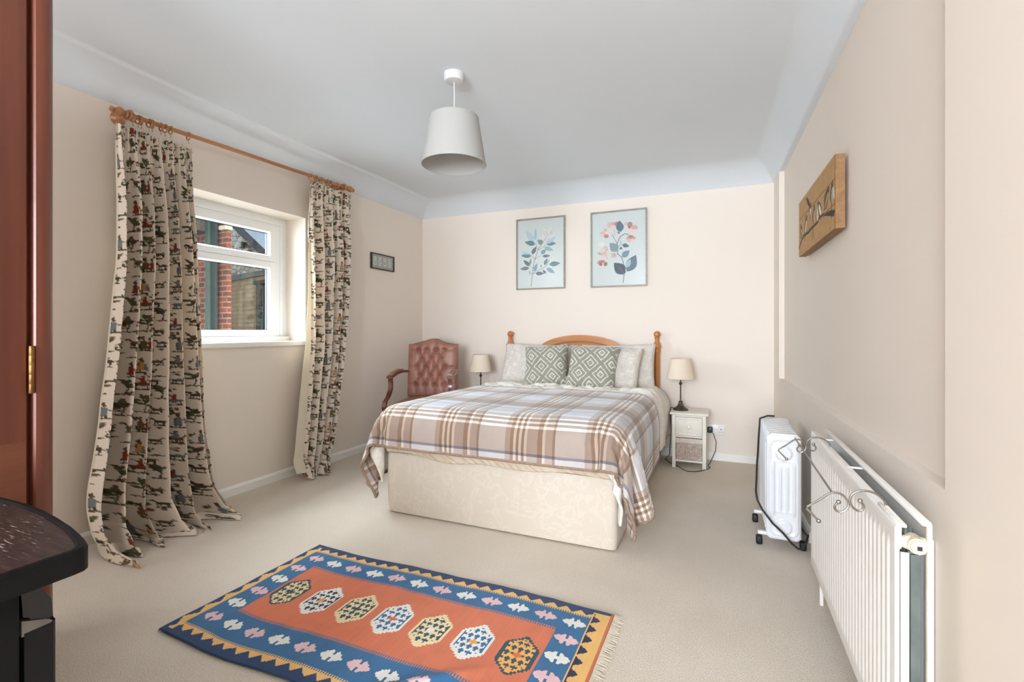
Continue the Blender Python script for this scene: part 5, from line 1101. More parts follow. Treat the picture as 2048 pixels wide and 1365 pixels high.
for x, z in btn:
    if abs(x) > .115: segs.append(((x, z), (math.copysign(.25, x), z)))
    if z > .91: segs.append(((x, z), (x, 1.0)))
    if z < .60: segs.append(((x, z), (x, .50)))
cre = np.zeros_like(Xb)
for (x0, z0), (x1, z1) in segs:
    dx, dz = x1 - x0, z1 - z0; t_ = np.clip(((Xb - x0) * dx + (Zb - z0) * dz) / (dx * dx + dz * dz), 0, 1)
    d = np.hypot(Xb - x0 - t_ * dx, Zb - z0 - t_ * dz); k_ = .018 if abs(dx) > .02 and abs(dz) > .02 else .008
    cre = np.maximum(cre, k_ * np.exp(-d / .011))
for x, z in btn: cre = np.maximum(cre, .036 * np.exp(-(np.hypot(Xb - x, Zb - z) / .019) ** 1.5))
lean = (Zb - .47) * 0.10
Yf = .215 - puff + cre * (edge > .3) + lean
B_ = np.stack([Xb, Yf, Zb], -1)
Bb = np.stack([Xb, .285 + lean, Zb], -1)[:, ::-1]
P = np.concatenate([B_, Bb], 1); P = np.concatenate([P, P[:, :1]], 1)
bk_ = grid_mesh('backrest', P, leather, ch)
bm = bmesh.new(); bm.from_mesh(bk_.data); bmesh.ops.remove_doubles(bm, verts=bm.verts, dist=1e-4)
be = [e for e in bm.edges if e.is_boundary]
bmesh.ops.holes_fill(bm, edges=be, sides=0); bmesh.ops.recalc_face_normals(bm, faces=bm.faces); bm.to_mesh(bk_.data); bm.free()
for x, z in btn:
    MB().lathe([(0.0, -.006), (.0055, -.0035), (.0065, 0.0), (.0055, .003)], (x, .215 - .042 + .031 + (z - .47) * .1, z), axis='Y', n=12, cap=False).obj('button', leather, bk_)
st = MB()
def seat_pts(n=50):
    u = np.linspace(-1, 1, n); U_, V_ = np.meshgrid(u, u); q = np.clip((1 - U_ ** 6) * (1 - V_ ** 6), 0, 1) ** .4
    wx = .262 - .022 * (V_ + 1) / 2
    return np.stack([U_ * wx, -.035 + V_ * .255, .405 + .085 * q], -1)
so = grid_mesh('seat', seat_pts(), leather, ch)
MB().box(-.262, -.29, .335, .262, .22, .41, .012).obj('seat_rail', leather, ch)
piping = MB().tube([(-.262, .2, .408), (-.262, -.285, .408), (.262, -.285, .408), (.262, .2, .408)], .004, 6).obj('piping', mahog, ch)
for s in (-1, 1):
    X = s * .262
    pts = [(X - s * .02, .20, .715), (X - s * .008, .10, .722), (X, 0.0, .722), (X, -.10, .714), (X, -.215, .700), (X, -.232, .698)]
    MB().sweep([(p, (1, 0, 0), (0, 0, 1)) for p in pts], [(-.026, -.010), (.026, -.010), (.028, 0), (.020, .012), (-.020, .012), (-.028, 0)]).obj('armrest', mahog, ch)
    pad = MB().sweep([((X - s * .006, .10, .735), (1, 0, 0), (0, 0, 1)), ((X, 0, .742), (1, 0, 0), (0, 0, 1)), ((X, -.12, .734), (1, 0, 0), (0, 0, 1)), ((X, -.2, .718), (1, 0, 0), (0, 0, 1))], [(-.020, -.006), (.020, -.006), (.019, .006), (.008, .012), (-.008, .012), (-.019, .006)])
    pad.obj('arm_pad', leather, ch)
    pts = [(X, -.20, .694), (X, -.192, .64), (X, -.20, .585), (X + s * .006, -.245, .53), (X + s * .014, -.30, .495), (X + s * .016, -.315, .455), (X + s * .010, -.300, .40)]
    MB().sweep([(p, (1, 0, 0), (0, 1, 0)) for p in pts], [(-.016, -.020), (.016, -.020), (.018, 0), (.016, .020), (-.016, .020), (-.018, 0)]).obj('arm_post', mahog, ch)
    MB().sweep([((X, -.27, z), (1, 0, 0), (0, 1, 0)) for z in (0.0, .35, .40)], [(-.022, -.022), (.022, -.022), (.022, .022), (-.022, .022)]).obj('leg', mahog, ch)
    MB().sweep([((s * .215, .285 - .04, .45), (1, 0, 0), (0, 1, 0)), ((s * .215, .26, .3), (1, 0, 0), (0, 1, 0)), ((s * .225, .33, 0.0), (1, 0, 0), (0, 1, 0))], [(-.02, -.02), (.02, -.02), (.02, .02), (-.02, .02)]).obj('leg', mahog, ch)

# ================================================================== OIL HEATER
ht = thing('oil_heater', 'white oil-filled electric heater on black castors by the right wall', 'heater', (0.290, 2.72, 0))
enam = M('white_enamel', (224, 225, 226), (218, 219, 221), rough=0.22, scale=3)
blk = M('black_rubber', (24, 24, 26), rough=0.55)
def fin(y0):
    n_, m_ = 60, 110
    U_, V_ = np.meshgrid(np.linspace(-1, 1, n_), np.linspace(-1, 1, m_))
    x = U_ * .076; z = .322 + V_ * .262
    def sd(px, pz, hx, hz, r): # rounded rectangle
        qx, qz = np.abs(px) - hx + r, np.abs(pz) - hz + r
        return np.hypot(np.maximum(qx, 0), np.maximum(qz, 0)) + np.minimum(np.maximum(qx, qz), 0) - r
    d = sd(x, z - .322, .076, .262, .024)
    # clamp the grid onto the rounded outline
    k = np.where(d > 0, 1.0, 0.0); cx = np.clip(x, -.052, .052); cz = np.clip(z, .084, .560)
    L = np.hypot(x - cx, z - cz) + 1e-9; f_ = np.where(d > 0, .024 / L, 1); x = cx + (x - cx) * f_; z = cz + (z - cz) * f_
    d = sd(x, z - .322, .076, .262, .024)
    h = np.clip(-d / .008, 0, 1) * .006
    def boss(dist, w_, a): return a * np.clip(1 - np.abs(dist) / w_, 0, 1) ** 2 * (3 - 2 * np.clip(1 - np.abs(dist) / w_, 0, 1)) if False else a * np.exp(-(dist / w_) ** 2)
    h = h + boss(sd(x, z - .322, .060, .236, .03), .004, .007)
    c1_ = np.hypot(x, z - .492); h = h + np.where(c1_ < .040, .014 * np.clip((.040 - c1_) / .010, 0, 1), 0)
    c2_ = np.hypot(x, z - .125); h = h + np.where(c2_ < .038, .010 * np.clip((.038 - c2_) / .008, 0, 1), 0)
    for xx in (-.045, -.015, .015, .045):
        lz = np.clip((z - .175) / .02, 0, 1) * np.clip((.455 - z) / .02, 0, 1) if abs(xx) > .03 else np.clip((z - .20) / .02, 0, 1) * np.clip((.435 - z) / .02, 0, 1)
        h = h + .011 * np.exp(-((x - xx) / .006) ** 2) * lz
    h = h + boss(sd(x, z - .325, .050, .125, .012), .005, .003)
    return np.stack([x, y0 - h, z], -1), np.stack([x, y0 + .004 + h * 0.8, z], -1)
NF = 9
f0 = None
for k in range(NF):
    if k == 0:
        A, Bk = fin(0.012)
        P = np.concatenate([A, Bk[:, ::-1]], 1); P = np.concatenate([P, P[:, :1]], 1)
        f0 = grid_mesh('fin', P, enam, ht)
        bm = bmesh.new(); bm.from_mesh(f0.data); bmesh.ops.remove_doubles(bm, verts=bm.verts, dist=1e-5); bmesh.ops.recalc_face_normals(bm, faces=bm.faces); bm.to_mesh(f0.data); bm.free()
    else:
        c = f0.copy(); COL.objects.link(c); c.parent = ht; c.location = (0, k * .052, 0)
mn = MB().lathe([(.026, .01), (.026, .44)], (0, 0, .492), axis='Y', n=20).obj('upper_tube', enam, ht)
MB().lathe([(.026, .01), (.026, .44)], (0, 0, .125), axis='Y', n=20).obj('lower_tube', enam, ht)
MB().box(-.078, .445, .06, .078, .53, .590, .02, 4).obj('control_box', enam, ht)
# smooth top rail that the fin tops fold into
tp = MB()
for k in range(NF): tp.box(-.060, .006 + k * .052, .572, .060, .040 + k * .052, .589, .006)
tp = tp.obj('top_louvre', enam, ht)
MB().tube([(-.079, .02, .11), (-.079, .02, .54)], .003, 6).obj('side_trim', enam, ht)
for y in (.075, .385):
    MB().box(-.112, y - .014, .052, .085, y + .014, .070, .006).obj('foot_bar', enam, ht)
    for x in (-.104, .092):
        w_ = MB().box(x - .015, y - .018, .0, x + .015, y + .018, .044, .008, 3); w_ = w_.obj('castor', blk, ht)
hc = MB().tube([(.295, 3.24, .594), (.257, 3.2, .600), (.210, 3.1, .597), (.200, 3.0, .557), (.190, 2.9, .516), (.184, 2.85, .459), (.176, 2.8, .405), (.172, 2.76, .35), (.165, 2.70, .298), (.170, 2.685, .259), (.193, 2.675, .215), (.237, 2.67, .157), (.280, 2.67, .118), (.318, 2.67, .073), (.347, 2.672, .050), (.362, 2.675, .052), (.379, 2.69, .072), (.405, 2.80, .075), (.42, 2.95, .02), (.41, 3.1, .008), (.39, 3.25, .008)], .0048, 8)
tag(hc.obj('heater_cable', cab), 'thick black heater cable trailing down the front of the oil heater', 'cable')

# ================================================================== RADIATOR
rd_ = thing('radiator', 'large white double panel radiator on the right wall, nearest the camera', 'radiator', (0.37, 1.765, 0))
RYN, RYF, RZ0, RZ1 = 1.25, 2.285, .150, .692
roff = (-.37, -1.765, 0)
rwht = M('radiator_white', (240, 238, 232), (236, 233, 226), rough=0.32, scale=3)
rdirty = M('radiator_yellowed', (226, 218, 200), (206, 192, 166), rough=0.45, scale=14)
def panel(name, xf, xb, sgn, y0=RYN, y1=RYF, z0=RZ0, z1=RZ1):
    n_, m_ = 620, 60
    Yp, Zp = np.meshgrid(np.linspace(y0, y1, n_), np.linspace(z0, z1, m_))
    ey = np.minimum(Yp - y0, y1 - Yp); ez = np.minimum(Zp - z0, z1 - Zp)
    inr = np.clip((ey - .022) / .012, 0, 1) * np.clip((ez - .042) / .012, 0, 1)
    rib = .5 + .5 * np.cos((Yp - y0) / .0333 * 2 * PI); rib = np.clip(rib * 1.3 - .1, 0, 1)
    lip = np.clip(np.minimum(ey, ez) / .008, 0, 1) ** .5
    h = .004 * lip + .0028 * inr * (1 - rib)
    F_ = np.stack([xf + sgn * h, Yp, Zp], -1)
    edge_ = MB(); 
    P = F_ + np.array(roff)
    o = grid_mesh(name, P, rwht, rd_)
    s_ = o.modifiers.new('thick', 'SOLIDIFY'); s_.thickness = .003; s_.offset = 1 if sgn > 0 else -1
    return o
panel('front_panel', .346, .35, -1)
panel('back_panel', .396, .40, 1)
top = MB()
top.box(.3425, RYN + .004, RZ1 - .006, .360, RYF - .004, RZ1 + .001, .002)
top.obj('front_flange', rwht, rd_, off=roff)
MB().box(.384, RYN + .004, RZ1 + .002, .4015, RYF - .004, RZ1 + .012, .003).obj('back_flange', rwht, rd_, off=roff)
MB().box(.392, RYN, RZ0, .4015, RYN + .012, RZ1 + .010, .003).obj('end_strip', rdirty, rd_, off=roff)
MB().box(.3415, RYN - .001, RZ1 - .05, .350, RYN + .14, RZ1 + .004, .003).obj('corner_plate', rwht, rd_, off=roff)
cvg = M('galvanised_fins', (150, 158, 152), (120, 128, 124), rough=0.45, metal=0.5, scale=10)
# convector fins between the panels: one folded sheet
pts = []; y = RYN + .03; k = 0
while y < RYF - .03:
    pts += [(.352, y), (.3705, y + .006)]; y += .0125; pts += [(.3705, y), (.352, y + .006)]; y += .0125
v = []; 
for x_, y_ in pts: v += [(x_, y_, RZ0 + .05), (x_, y_, RZ1 - .07)]
MB().raw(v, [(2 * i, 2 * i + 2, 2 * i + 3, 2 * i + 1) for i in range(len(pts) - 1)]).obj('convector', cvg, rd_, smooth=False, off=roff)
pts = [(x_ + .0215, y_) for x_, y_ in pts]
v = []
for x_, y_ in pts: v += [(x_, y_, RZ0 + .05), (x_, y_, RZ1 - .07)]
MB().raw(v, [(2 * i, 2 * i + 2, 2 * i + 3, 2 * i + 1) for i in range(len(pts) - 1)]).obj('convector', cvg, rd_, smooth=False, off=roff)
MB().box(.349, RYN + .006, RZ0 + .02, .364, RYN + .010, RZ1 - .058, .001).obj('end_strip', M('grey_green_strip', (206, 208, 192), (196, 198, 182), rough=0.5), rd_, off=roff)
for z in (RZ1 - .037, RZ0 + .037):
    man = MB().tube([(.350, RYN + .014, z), (.362, RYN + .012, z), (.374, RYN + .012, z), (.396, RYN + .014, z)], .0125, 14, rs=[.011, .015, .016, .012])
    man.lathe([(.0165, -.014), (.0165, .02)], (.374, RYN + .006, z), axis='Y', n=18)
    man = man.obj('manifold', rdirty, rd_, off=roff)
    MB().lathe([(.013, -.024), (.0145, -.022), (.0145, -.010)], (.374, RYN + .006, z), axis='Y', n=8).obj('blanking_plug', rdirty, man, off=roff)
    MB().box(.370, RYN - .0205, z - .004, .378, RYN - .017, z + .004).obj('vent_key', M('plug_dark', (44, 38, 32), rough=0.5), man, off=roff)
for y_ in (1.72, 2.12): MB().box(.350, y_, RZ1 - .003, .394, y_ + .008, RZ1 + .002, .001).obj('bracket', rwht, rd_, off=roff)
for y_ in (1.45, 2.1):
    MB().box(.402, y_, .25, RX(y_) + .004 - .006, y_ + .03, .60, .002).obj('wall_bracket', rwht, rd_, off=roff)
MB().tube([(.374, RYF - .02, RZ0 + .02), (.374, RYF - .02, 0.0)], .0075, 10).obj('pipe', rwht, rd_, off=roff)
MB().tube([(.374, RYN + .03, RZ0 + .02), (.374, RYN + .03, 0.0)], .0075, 10).obj('pipe', rwht, rd_, off=roff)

# ================================================================== WIRE AIRER HOOKED ON THE RADIATOR
wr = thing('wire_airer', 'scrolled grey metal wire towel rail hooked over the radiator', 'towel rail', (0.300, 1.685, 0.692))
steel = M('brushed_steel', (150, 146, 138), (126, 122, 114), rough=0.35, metal=0.85, scale=30)
woff = (-.300, -1.685, -.692)
def smooth_path(p, k=6):
    A = np.array(p, float)[:, None, :]; n = len(p); t = np.linspace(0, n - 1, (n - 1) * k + 1); i = np.minimum(t.astype(int), n - 2); f = (t - i)[:, None, None]
    g = lambda j: A[np.clip(j, 0, n - 1)]; p0, p1, p2, p3 = g(i - 1), g(i), g(i + 1), g(i + 2)
    return [tuple(q) for q in (0.5 * (2 * p1 + (p2 - p0) * f + (2 * p0 - 5 * p1 + 4 * p2 - p3) * f ** 2 + (3 * p1 - p0 - 3 * p2 + p3) * f ** 3))[:, 0]]
for y_ in (1.375, 1.995):
    a_ = MB()
    a_.tube([(.221, y_, .636), (.1955, y_, .663), (.197, y_, .668)] + smooth_path([(.225, y_, .690), (.247, y_, .708), (.268, y_, .707), (.281, y_, .690), (.279, y_, .675), (.268, y_, .665), (.257, y_, .667), (.254, y_, .677), (.261, y_, .687)]), .0026, 8)
    a_.obj('scroll', steel, wr, off=woff)
    b2 = MB(); b2.tube(smooth_path([(.306, y_, .695), (.312, y_, .686), (.309, y_, .676), (.300, y_, .673), (.289, y_, .681), (.2845, y_, .693), (.288, y_, .708), (.299, y_, .718), (.311, y_, .7215), (.326, y_, .721), (.340, y_, .715), (.352, y_, .703), (.3545, y_, .690)]), .0026, 8)
    b2.obj('scroll', steel, wr, off=woff)
    kb = MB()
    for c_ in ((.221, .636), (.262, .688), (.305, .697)):
        kb = MB(); kb.lathe([(0, -.0055), (.004, -.004), (.0055, 0), (.004, .004), (0, .0055)], (c_[0], y_, c_[1]), axis='Y', n=12, cap=False); kb.obj('ball_end', steel, wr, off=woff)
MB().tube([(.247, 1.365, .7115), (.249, 2.003, .7115)], .0026, 8).obj('long_rail', steel, wr, off=woff)
MB().tube([(.3545, 1.375, .690), (.3545, 1.995, .690)], .0020, 8).obj('long_rail', steel, wr, off=woff)

# ================================================================== WARDROBE (left edge of the view)
wd = thing('wardrobe', 'tall reddish mahogany wardrobe with brass hinge, cut by the left edge', 'wardrobe', (-2.07, 0.17, 0))
red_m = wood('red_mahogany', (122, 64, 40), (88, 42, 26), axis='Z', rough=0.38, scale=1.6, coat=0.08)
red_h = wood('red_mahogany_rail', (122, 66, 38), (90, 46, 28), axis='Y', rough=0.42, scale=1.6, coat=0.05)
wo = (2.07, -.17, 0)
WXF, WYE, WYS = -1.770, 0.766, -0.43
MB().box(-2.37, WYS, 0.0, -1.80, WYE - .005, 2.14, .004).obj('carcass', red_m, wd, off=wo)
# rounded corner stile
sect = [(-1.83, .712), (WXF - .004, .712), (WXF, .716), (WXF, .724)] + [(WXF - .044 + .044 * math.cos(a), .724 + .044 * math.sin(a)) for a in np.linspace(.1, 1.5, 12)] + [(-1.83, .768)]
MB().prism(sect, 0.0, 2.14, axis='Z').obj('corner_stile', red_m, wd, off=wo, angle=30)
def door(y0, y1, name):
    d = MB().box(-1.798, y0, .10, WXF - .006, y1, 2.08, .003).obj(name, red_m, wd, off=wo)
    return d
d1 = door(.170, .699, 'door')
MB().box(WXF - .0062, .175, .10, WXF - .0050, .697, .792, .0008).obj('lower_panel', red_h, d1, off=wo)
door(-.37, .165, 'door')
MB().box(-1.80, WYS, .02, WXF + .004, .708, .095, .004).obj('plinth', red_m, wd, off=wo)
MB().box(-2.38, WYS - .01, 2.14, WXF + .02, WYE + .012, 2.19, .01).obj('cornice', red_m, wd, off=wo)
brass = M('aged_brass', (150, 108, 62), (104, 72, 40), rough=0.35, metal=0.85, scale=24)
for z0 in (.925,):
    hgb = MB()
    for i in range(5): hgb.lathe([(.0065, z0 + i * .0265), (.0068, z0 + .001 + i * .0265), (.0068, z0 + .0255 + i * .0265), (.0065, z0 + .0265 + i * .0265)], (WXF + .001, .7055, 0), n=14)
    hgb.obj('hinge', brass, wd, off=wo)

# ================================================================== DARK CHEST (bottom left)
cs = thing('dark_chest', 'black-stained chest of drawers with scuffed bow-front top, bottom left corner', 'chest of drawers', (-1.34, 0.20, 0))
co = (1.34, -.20, 0)
ebony = M('black_lacquer', (26, 25, 25), (18, 18, 18), rough=0.5, scale=5, spec=0.12)
scuff, nt, b = new_mat('scuffed_dark_top')
n1 = noise_node(nt, 9, 6, (2.0, 16, 4)); n2 = noise_node(nt, 55, 5, (0.6, 5, 1)); n3 = noise_node(nt, 4, 3)
r = ramp(nt, n1.outputs['Fac'], [(0.35, s2l(36, 26, 24)), (0.6, s2l(54, 38, 34)), (0.8, s2l(68, 50, 45))])
r2 = ramp(nt, n2.outputs['Fac'], [(0.60, (0, 0, 0, 1)), (0.68, (1, 1, 1, 1))])
r3 = ramp(nt, n3.outputs['Fac'], [(0.42, (0, 0, 0, 1)), (0.6, (1, 1, 1, 1))])
mm = nt.nodes.new('ShaderNodeMath'); mm.operation = 'MULTIPLY'; nt.links.new(r2.outputs[0], mm.inputs[0]); nt.links.new(r3.outputs[0], mm.inputs[1])
mx = nt.nodes.new('ShaderNodeMix'); mx.data_type = 'RGBA'; mx.inputs[7].default_value = s2l(168, 148, 134)
nt.links.new(mm.outputs[0], mx.inputs[0]); nt.links.new(r.outputs[0], mx.inputs[6]); nt.links.new(mx.outputs[2], b.inputs['Base Color'])
b.inputs['Roughness'].default_value = 0.42; add_bump(nt, b, n1.outputs['Fac'], 0.2, 0.002)
bow = [(-1.745, .455), (-1.60, .487), (-1.45, .502), (-1.333, .506), (-1.275, .506), (-1.202, .500), (-1.132, .491), (-1.056, .478), (-.995, .465), (-.957, .453)]
corner = [(-.945, .447), (-.938, .438), (-.936, .425)]
outl = bow + corner + [(-.936, -.02), (-.96, -.05), (-1.745, -.05)]
MB().prism(outl, .714, .746, axis='Z', bev=.005).obj('top', ebony, cs, off=co)
def inset(pts, d, c=(-1.34, .2)):
    out = []
    for x_, y_ in pts:
        out.append((x_ + (d if x_ < c[0] - .2 else -d if x_ > c[0] + .3 else 0), y_ + (d if y_ < c[1] - .1 else -d if y_ > .43 else 0)))
    return out
rim = MB()
o1, i1 = [(p[0], p[1]) for p in outl], inset(outl, .013)
n_ = len(o1); vs = [(x_, y_, .744) for x_, y_ in o1] + [(x_, y_, .752) for x_, y_ in inset(outl, .003)] + [(x_, y_, .752) for x_, y_ in inset(outl, .010)] + [(x_, y_, .744) for x_, y_ in i1]
fs = []
for L_ in range(3):
    for i in range(n_): fs.append((L_ * n_ + i, L_ * n_ + (i + 1) % n_, (L_ + 1) * n_ + (i + 1) % n_, (L_ + 1) * n_ + i))
rim.raw(vs, fs); rim.obj('rim', ebony, cs, off=co)
MB().prism(inset(outl, .012), .7455, .7475, axis='Z').obj('scuffed_inlay', scuff, cs, off=co, smooth=False)
MB().box(-1.73, -.03, .05, -.965, .372, .714, .003).obj('carcass', ebony, cs, off=co)
dz = [(.05, .26), (.27, .47), (.48, .640)]
for z0, z1 in dz:
    fp = [(-1.725, .378), (-1.725, .425), (-1.55, .445), (-1.34, .455), (-1.15, .447), (-.975, .418), (-.968, .412), (-.968, .378)]
    MB().prism(fp, z0, z1, axis='Z', bev=.003).obj('drawer', ebony, cs, off=co)
hd = M('gloss_black', (18, 18, 20), rough=0.16)
MB().prism([(.375, .712), (.392, .712), (.412, .676), (.414, .648), (.395, .640), (.385, .660), (.378, .664)], -1.72, -.972, axis='X', bev=.004).obj('grip_rail', hd, cs, off=co)
MB().prism([(.375, .66), (.405, .648), (.412, .642), (.405, .636), (.375, .636)], -1.715, -.9685, axis='X', bev=.002).obj('under_rail', M('pale_worn_edge', (120, 116, 108), (80, 76, 70), rough=0.3), cs, off=co)
for x_ in (-1.71, -1.005):
    for y_ in (-.02, .33): MB().box(x_, y_, 0, x_ + .035, y_ + .035, .05, .003).obj('foot', ebony, cs, off=co)

# ================================================================== CURTAIN PATTERN (rustic figures, trees, animals)
def motif_tile(nx, ny, w, h):
    c = Canvas(nx, ny, w, h, (244, 232, 216))
    OL, OL2, GR, BL, RD, YE, BR = (88, 74, 52), (118, 100, 72), (92, 98, 68), (124, 134, 136), (160, 66, 52), (212, 160, 96), (124, 88, 66)
    rr = random.Random(17)
    def ground(x, y, L, n=9):
        L *= .72
        for i in range(n): c.ell(x - L / 2 + L * i / (n - 1) + rr.uniform(-.002, .002), y + rr.uniform(-.002, .002), .0048, .0030, rr.choice([OL, OL2, GR]))
    def tree(x, y, s):
        c.line([(x, y), (x + .004 * s, y + .02 * s), (x - .002 * s, y + .04 * s)], .0022, OL)
        for k in range(9):
            a = rr.uniform(0, PI); L = rr.uniform(.012, .026) * s
            bx, by = x + rr.uniform(-.004, .004), y + rr.uniform(.02, .045) * s
            c.leaf((bx, by), (bx + L * math.cos(a) * 1.1, by + L * math.sin(a)), .008 * s, rr.choice([GR, OL, GR, OL2]))
        ground(x, y, .036 * s, 7)
    def figure(x, y, s, coat, f=1):
        c.poly([(x - .008 * s, y + .006 * s), (x + .008 * s, y + .006 * s), (x + .005 * s, y + .036 * s), (x - .004 * s, y + .036 * s)], coat)
        c.ell(x, y + .041 * s, .0042 * s, .005 * s, BR); c.leaf((x - .005 * s, y + .043 * s), (x + .002 * s, y + .055 * s), .007 * s, OL)
        c.line([(x, y + .03 * s), (x + f * .013 * s, y + .026 * s)], .0022 * s, coat); c.line([(x - .003 * s, y), (x - .003 * s, y + .008 * s)], .0018, OL); c.line([(x + .004 * s, y), (x + .004 * s, y + .008 * s)], .0018, OL)
        c.line([(x - .008 * s, y + .006 * s), (x - .005 * s, y + .036 * s)], .0011, OL)
    def animal(x, y, s, col, f=1, rider=None):
        c.ell(x, y + .018 * s, .017 * s, .0065 * s, col); c.line([(x + f * .014 * s, y + .020 * s), (x + f * .022 * s, y + .032 * s), (x + f * .028 * s, y + .029 * s)], .0032 * s, col)
        for dx in (-.014, -.009, .010, .015): c.line([(x + dx * s, y + .016 * s), (x + (dx + rr.uniform(-.005, .005)) * s, y)], .0015, OL)
        c.line([(x - f * .015 * s, y + .022 * s), (x - f * .024 * s, y + .016 * s)], .0014, OL)
        c.line([(x - .014 * s, y + .013 * s), (x + .014 * s, y + .013 * s)], .001, OL)
        if rider:
            c.poly([(x - .006 * s, y + .018 * s), (x + .006 * s, y + .018 * s), (x + .003 * s, y + .040 * s), (x - .004 * s, y + .040 * s)], rider); c.ell(x, y + .044 * s, .004 * s, .0045 * s, BR)
            c.line([(x, y + .034 * s), (x - .014 * s, y + .042 * s)], .002, rider)
    for k in range(26): # scattered bushes and stones between the figures
        x_, y_ = rr.uniform(.01, .275), rr.uniform(.01, .36)
        for q in range(6): c.ell(x_ + rr.uniform(-.009, .009), y_ + rr.uniform(-.008, .008), rr.uniform(.003, .006), rr.uniform(.002, .005), rr.choice([OL, OL2, GR, BR]))
    # couple, bull with red rider, horseman, guitarist, deer, hounds, trees, hillocks
    figure(.050, .300, 1.25, BL); figure(.086, .300, 1.25, YE, -1); c.poly([(.089, .308), (.104, .306), (.094, .345)], BL); ground(.068, .298, .075, 14)
    animal(.150, .315, 1.1, BL, -1, RD); ground(.150, .313, .05)
    tree(.205, .300, 1.35); animal(.250, .330, .85, OL2, 1); ground(.250, .329, .036)
    tree(.035, .215, 1.3); animal(.090, .222, 1.25, BR, 1, RD); ground(.090, .220, .06, 12)
    figure(.160, .205, 1.3, BL); tree(.186, .205, .9); ground(.165, .203, .055, 11)
    animal(.236, .232, 1.1, OL2, -1); ground(.236, .230, .044)
    tree(.262, .170, 1.2); ground(.225, .185, .035)
    animal(.040, .150, 1.0, OL, -1); ground(.040, .148, .04); tree(.095, .118, 1.45); ground(.120, .170, .035)
    animal(.155, .128, 1.2, BR, 1, BL); ground(.155, .126, .06, 12); figure(.222, .100, 1.2, RD); animal(.252, .103, .8, OL2, -1); ground(.235, .098, .06, 12)
    tree(.030, .030, 1.3); ground(.060, .085, .04); figure(.088, .030, 1.2, OL2); figure(.108, .030, 1.1, RD, -1); ground(.098, .028, .05, 11)
    animal(.160, .045, 1.0, BL, 1); ground(.160, .043, .042); tree(.210, .020, 1.3); animal(.262, .045, .9, OL, -1); ground(.262, .043, .036); ground(.02, .27, .04); ground(.118, .262, .04); ground(.255, .275, .04)
    return c.a
TW, TH = 0.325, 0.424
tile = motif_tile(228, 298, 0.285, 0.372)
def fabric_col(s_m, t_m, ofs=0.0):
    i = np.clip(((s_m + ofs) % TW / TW * 228).astype(int), 0, 227); j = np.clip(((-t_m + 1.0 + np.floor((s_m + ofs) / TW) * TH / 2) % TH / TH * 298).astype(int), 0, 297)
    return tile[j, i]
cur_m = attr_mat('figured_linen', rough=0.9, bump=0.2, bscale=500, transl=0.26, bdist=0.0006)
lin_m = fabric_transl('curtain_lining', (240, 232, 212), 0.35)

def interp(t, pts):
    xs, ys_ = zip(*pts); return np.interp(t, xs, ys_)
def smooth_interp(t, pts):
    xs, ys_ = zip(*pts); y = np.interp(t, xs, ys_); k = 31
    yy = np.interp(np.linspace(t.min() - .06, t.max() + .06, 400), xs, ys_); ker = np.hanning(k); ker /= ker.sum()
    ys2 = np.convolve(yy, ker, 'same'); ys2[:k] = yy[:k]; ys2[-k:] = yy[-k:]
    return np.interp(t, np.linspace(t.min() - .06, t.max() + .06, 400), ys2)

def curtain(ztop, zend, yL, yR, x0, folds, amp, width, seed, ny=520, nx=300, puddle=None, pleats=26):
    """folds: list of (position s, strength, half-width); returns grid of points and cloth coordinates"""
    t = np.linspace(0, 1, ny)[:, None]; s = np.linspace(0, 1, nx)[None, :]
    zz = ztop + (zend - ztop) * t
    L = smooth_interp(t[:, 0], yL)[:, None]; R = smooth_interp(t[:, 0], yR)[:, None]
    F_ = np.zeros((ny, nx)); G = np.zeros((ny, nx))
    for (p, a, wd, drift) in folds:
        pp = p + drift * t ** 1.6; d = (s - pp) / wd; F_ += a * np.exp(-d * d) * (0.25 + 0.75 * np.clip(t * 5, 0, 1)); G += -a * d * np.exp(-d * d) * 0.55
    top = np.clip(1 - t / 0.055, 0, 1) ** .7
    F_ += 0.011 * np.sin(s * 2 * PI * pleats + seed) * (0.35 + .65 * top) * np.clip(1 - t * 2.6, 0, 1)
    F_ += 0.006 * (vnoise(s * 4 + 0 * t, t * 2.2 + s * 0, seed, 7) - .5) * np.clip(t * 4, 0, 1)
    A = smooth_interp(t[:, 0], amp)[:, None]
    X = x0 + F_ * A * 12 * 0.14 + 0 * s
    Y = L + (R - L) * s + G * A * 0.9 * 0.34
    Z = zz + 0 * s + 0.006 * np.sin(s * 2 * PI * pleats / 2 + 1) * np.clip(1 - t / .02, 0, 1)
    sm = s * width * (1 + .0 * t); tm = (ztop - zz) + 0 * s
    return X, Y, Z, sm + 0 * t, tm
# ---- left curtain (full, pooling on the carpet)
rg = np.random.RandomState(5)
foldsL = [(.04, .055, .035, -.01), (.13, -.03, .03, 0), (.21, .06, .045, -.03), (.30, -.035, .03, -.03), (.37, .055, .04, -.03), (.455, -.03, .025, -.02), (.53, .06, .045, 0), (.62, -.035, .03, .02), (.69, .055, .04, .03), (.775, -.03, .025, .03), (.85, .06, .045, .03), (.93, -.02, .03, .02), (.985, .03, .03, .0)]
X, Y, Z, SM, TM = curtain(2.175, 0.0, [(0, 1.478), (.15, 1.478), (.33, 1.468), (.54, 1.425), (.72, 1.37), (.86, 1.315), (.94, 1.30), (1, 1.33)],
    [(0, 1.868), (.15, 1.865), (.35, 1.882), (.55, 1.895), (.75, 1.905), (.9, 1.935), (1, 1.985)], -2.875, foldsL, [(0, .55), (.1, .75), (.5, 1.0), (.8, 1.35), (1, 1.7)], 1.15, 3)
t = np.linspace(0, 1, X.shape[0])[:, None]; s = np.linspace(0, 1, X.shape[1])[None, :]
low = np.clip((t - .88) / .12, 0, 1)
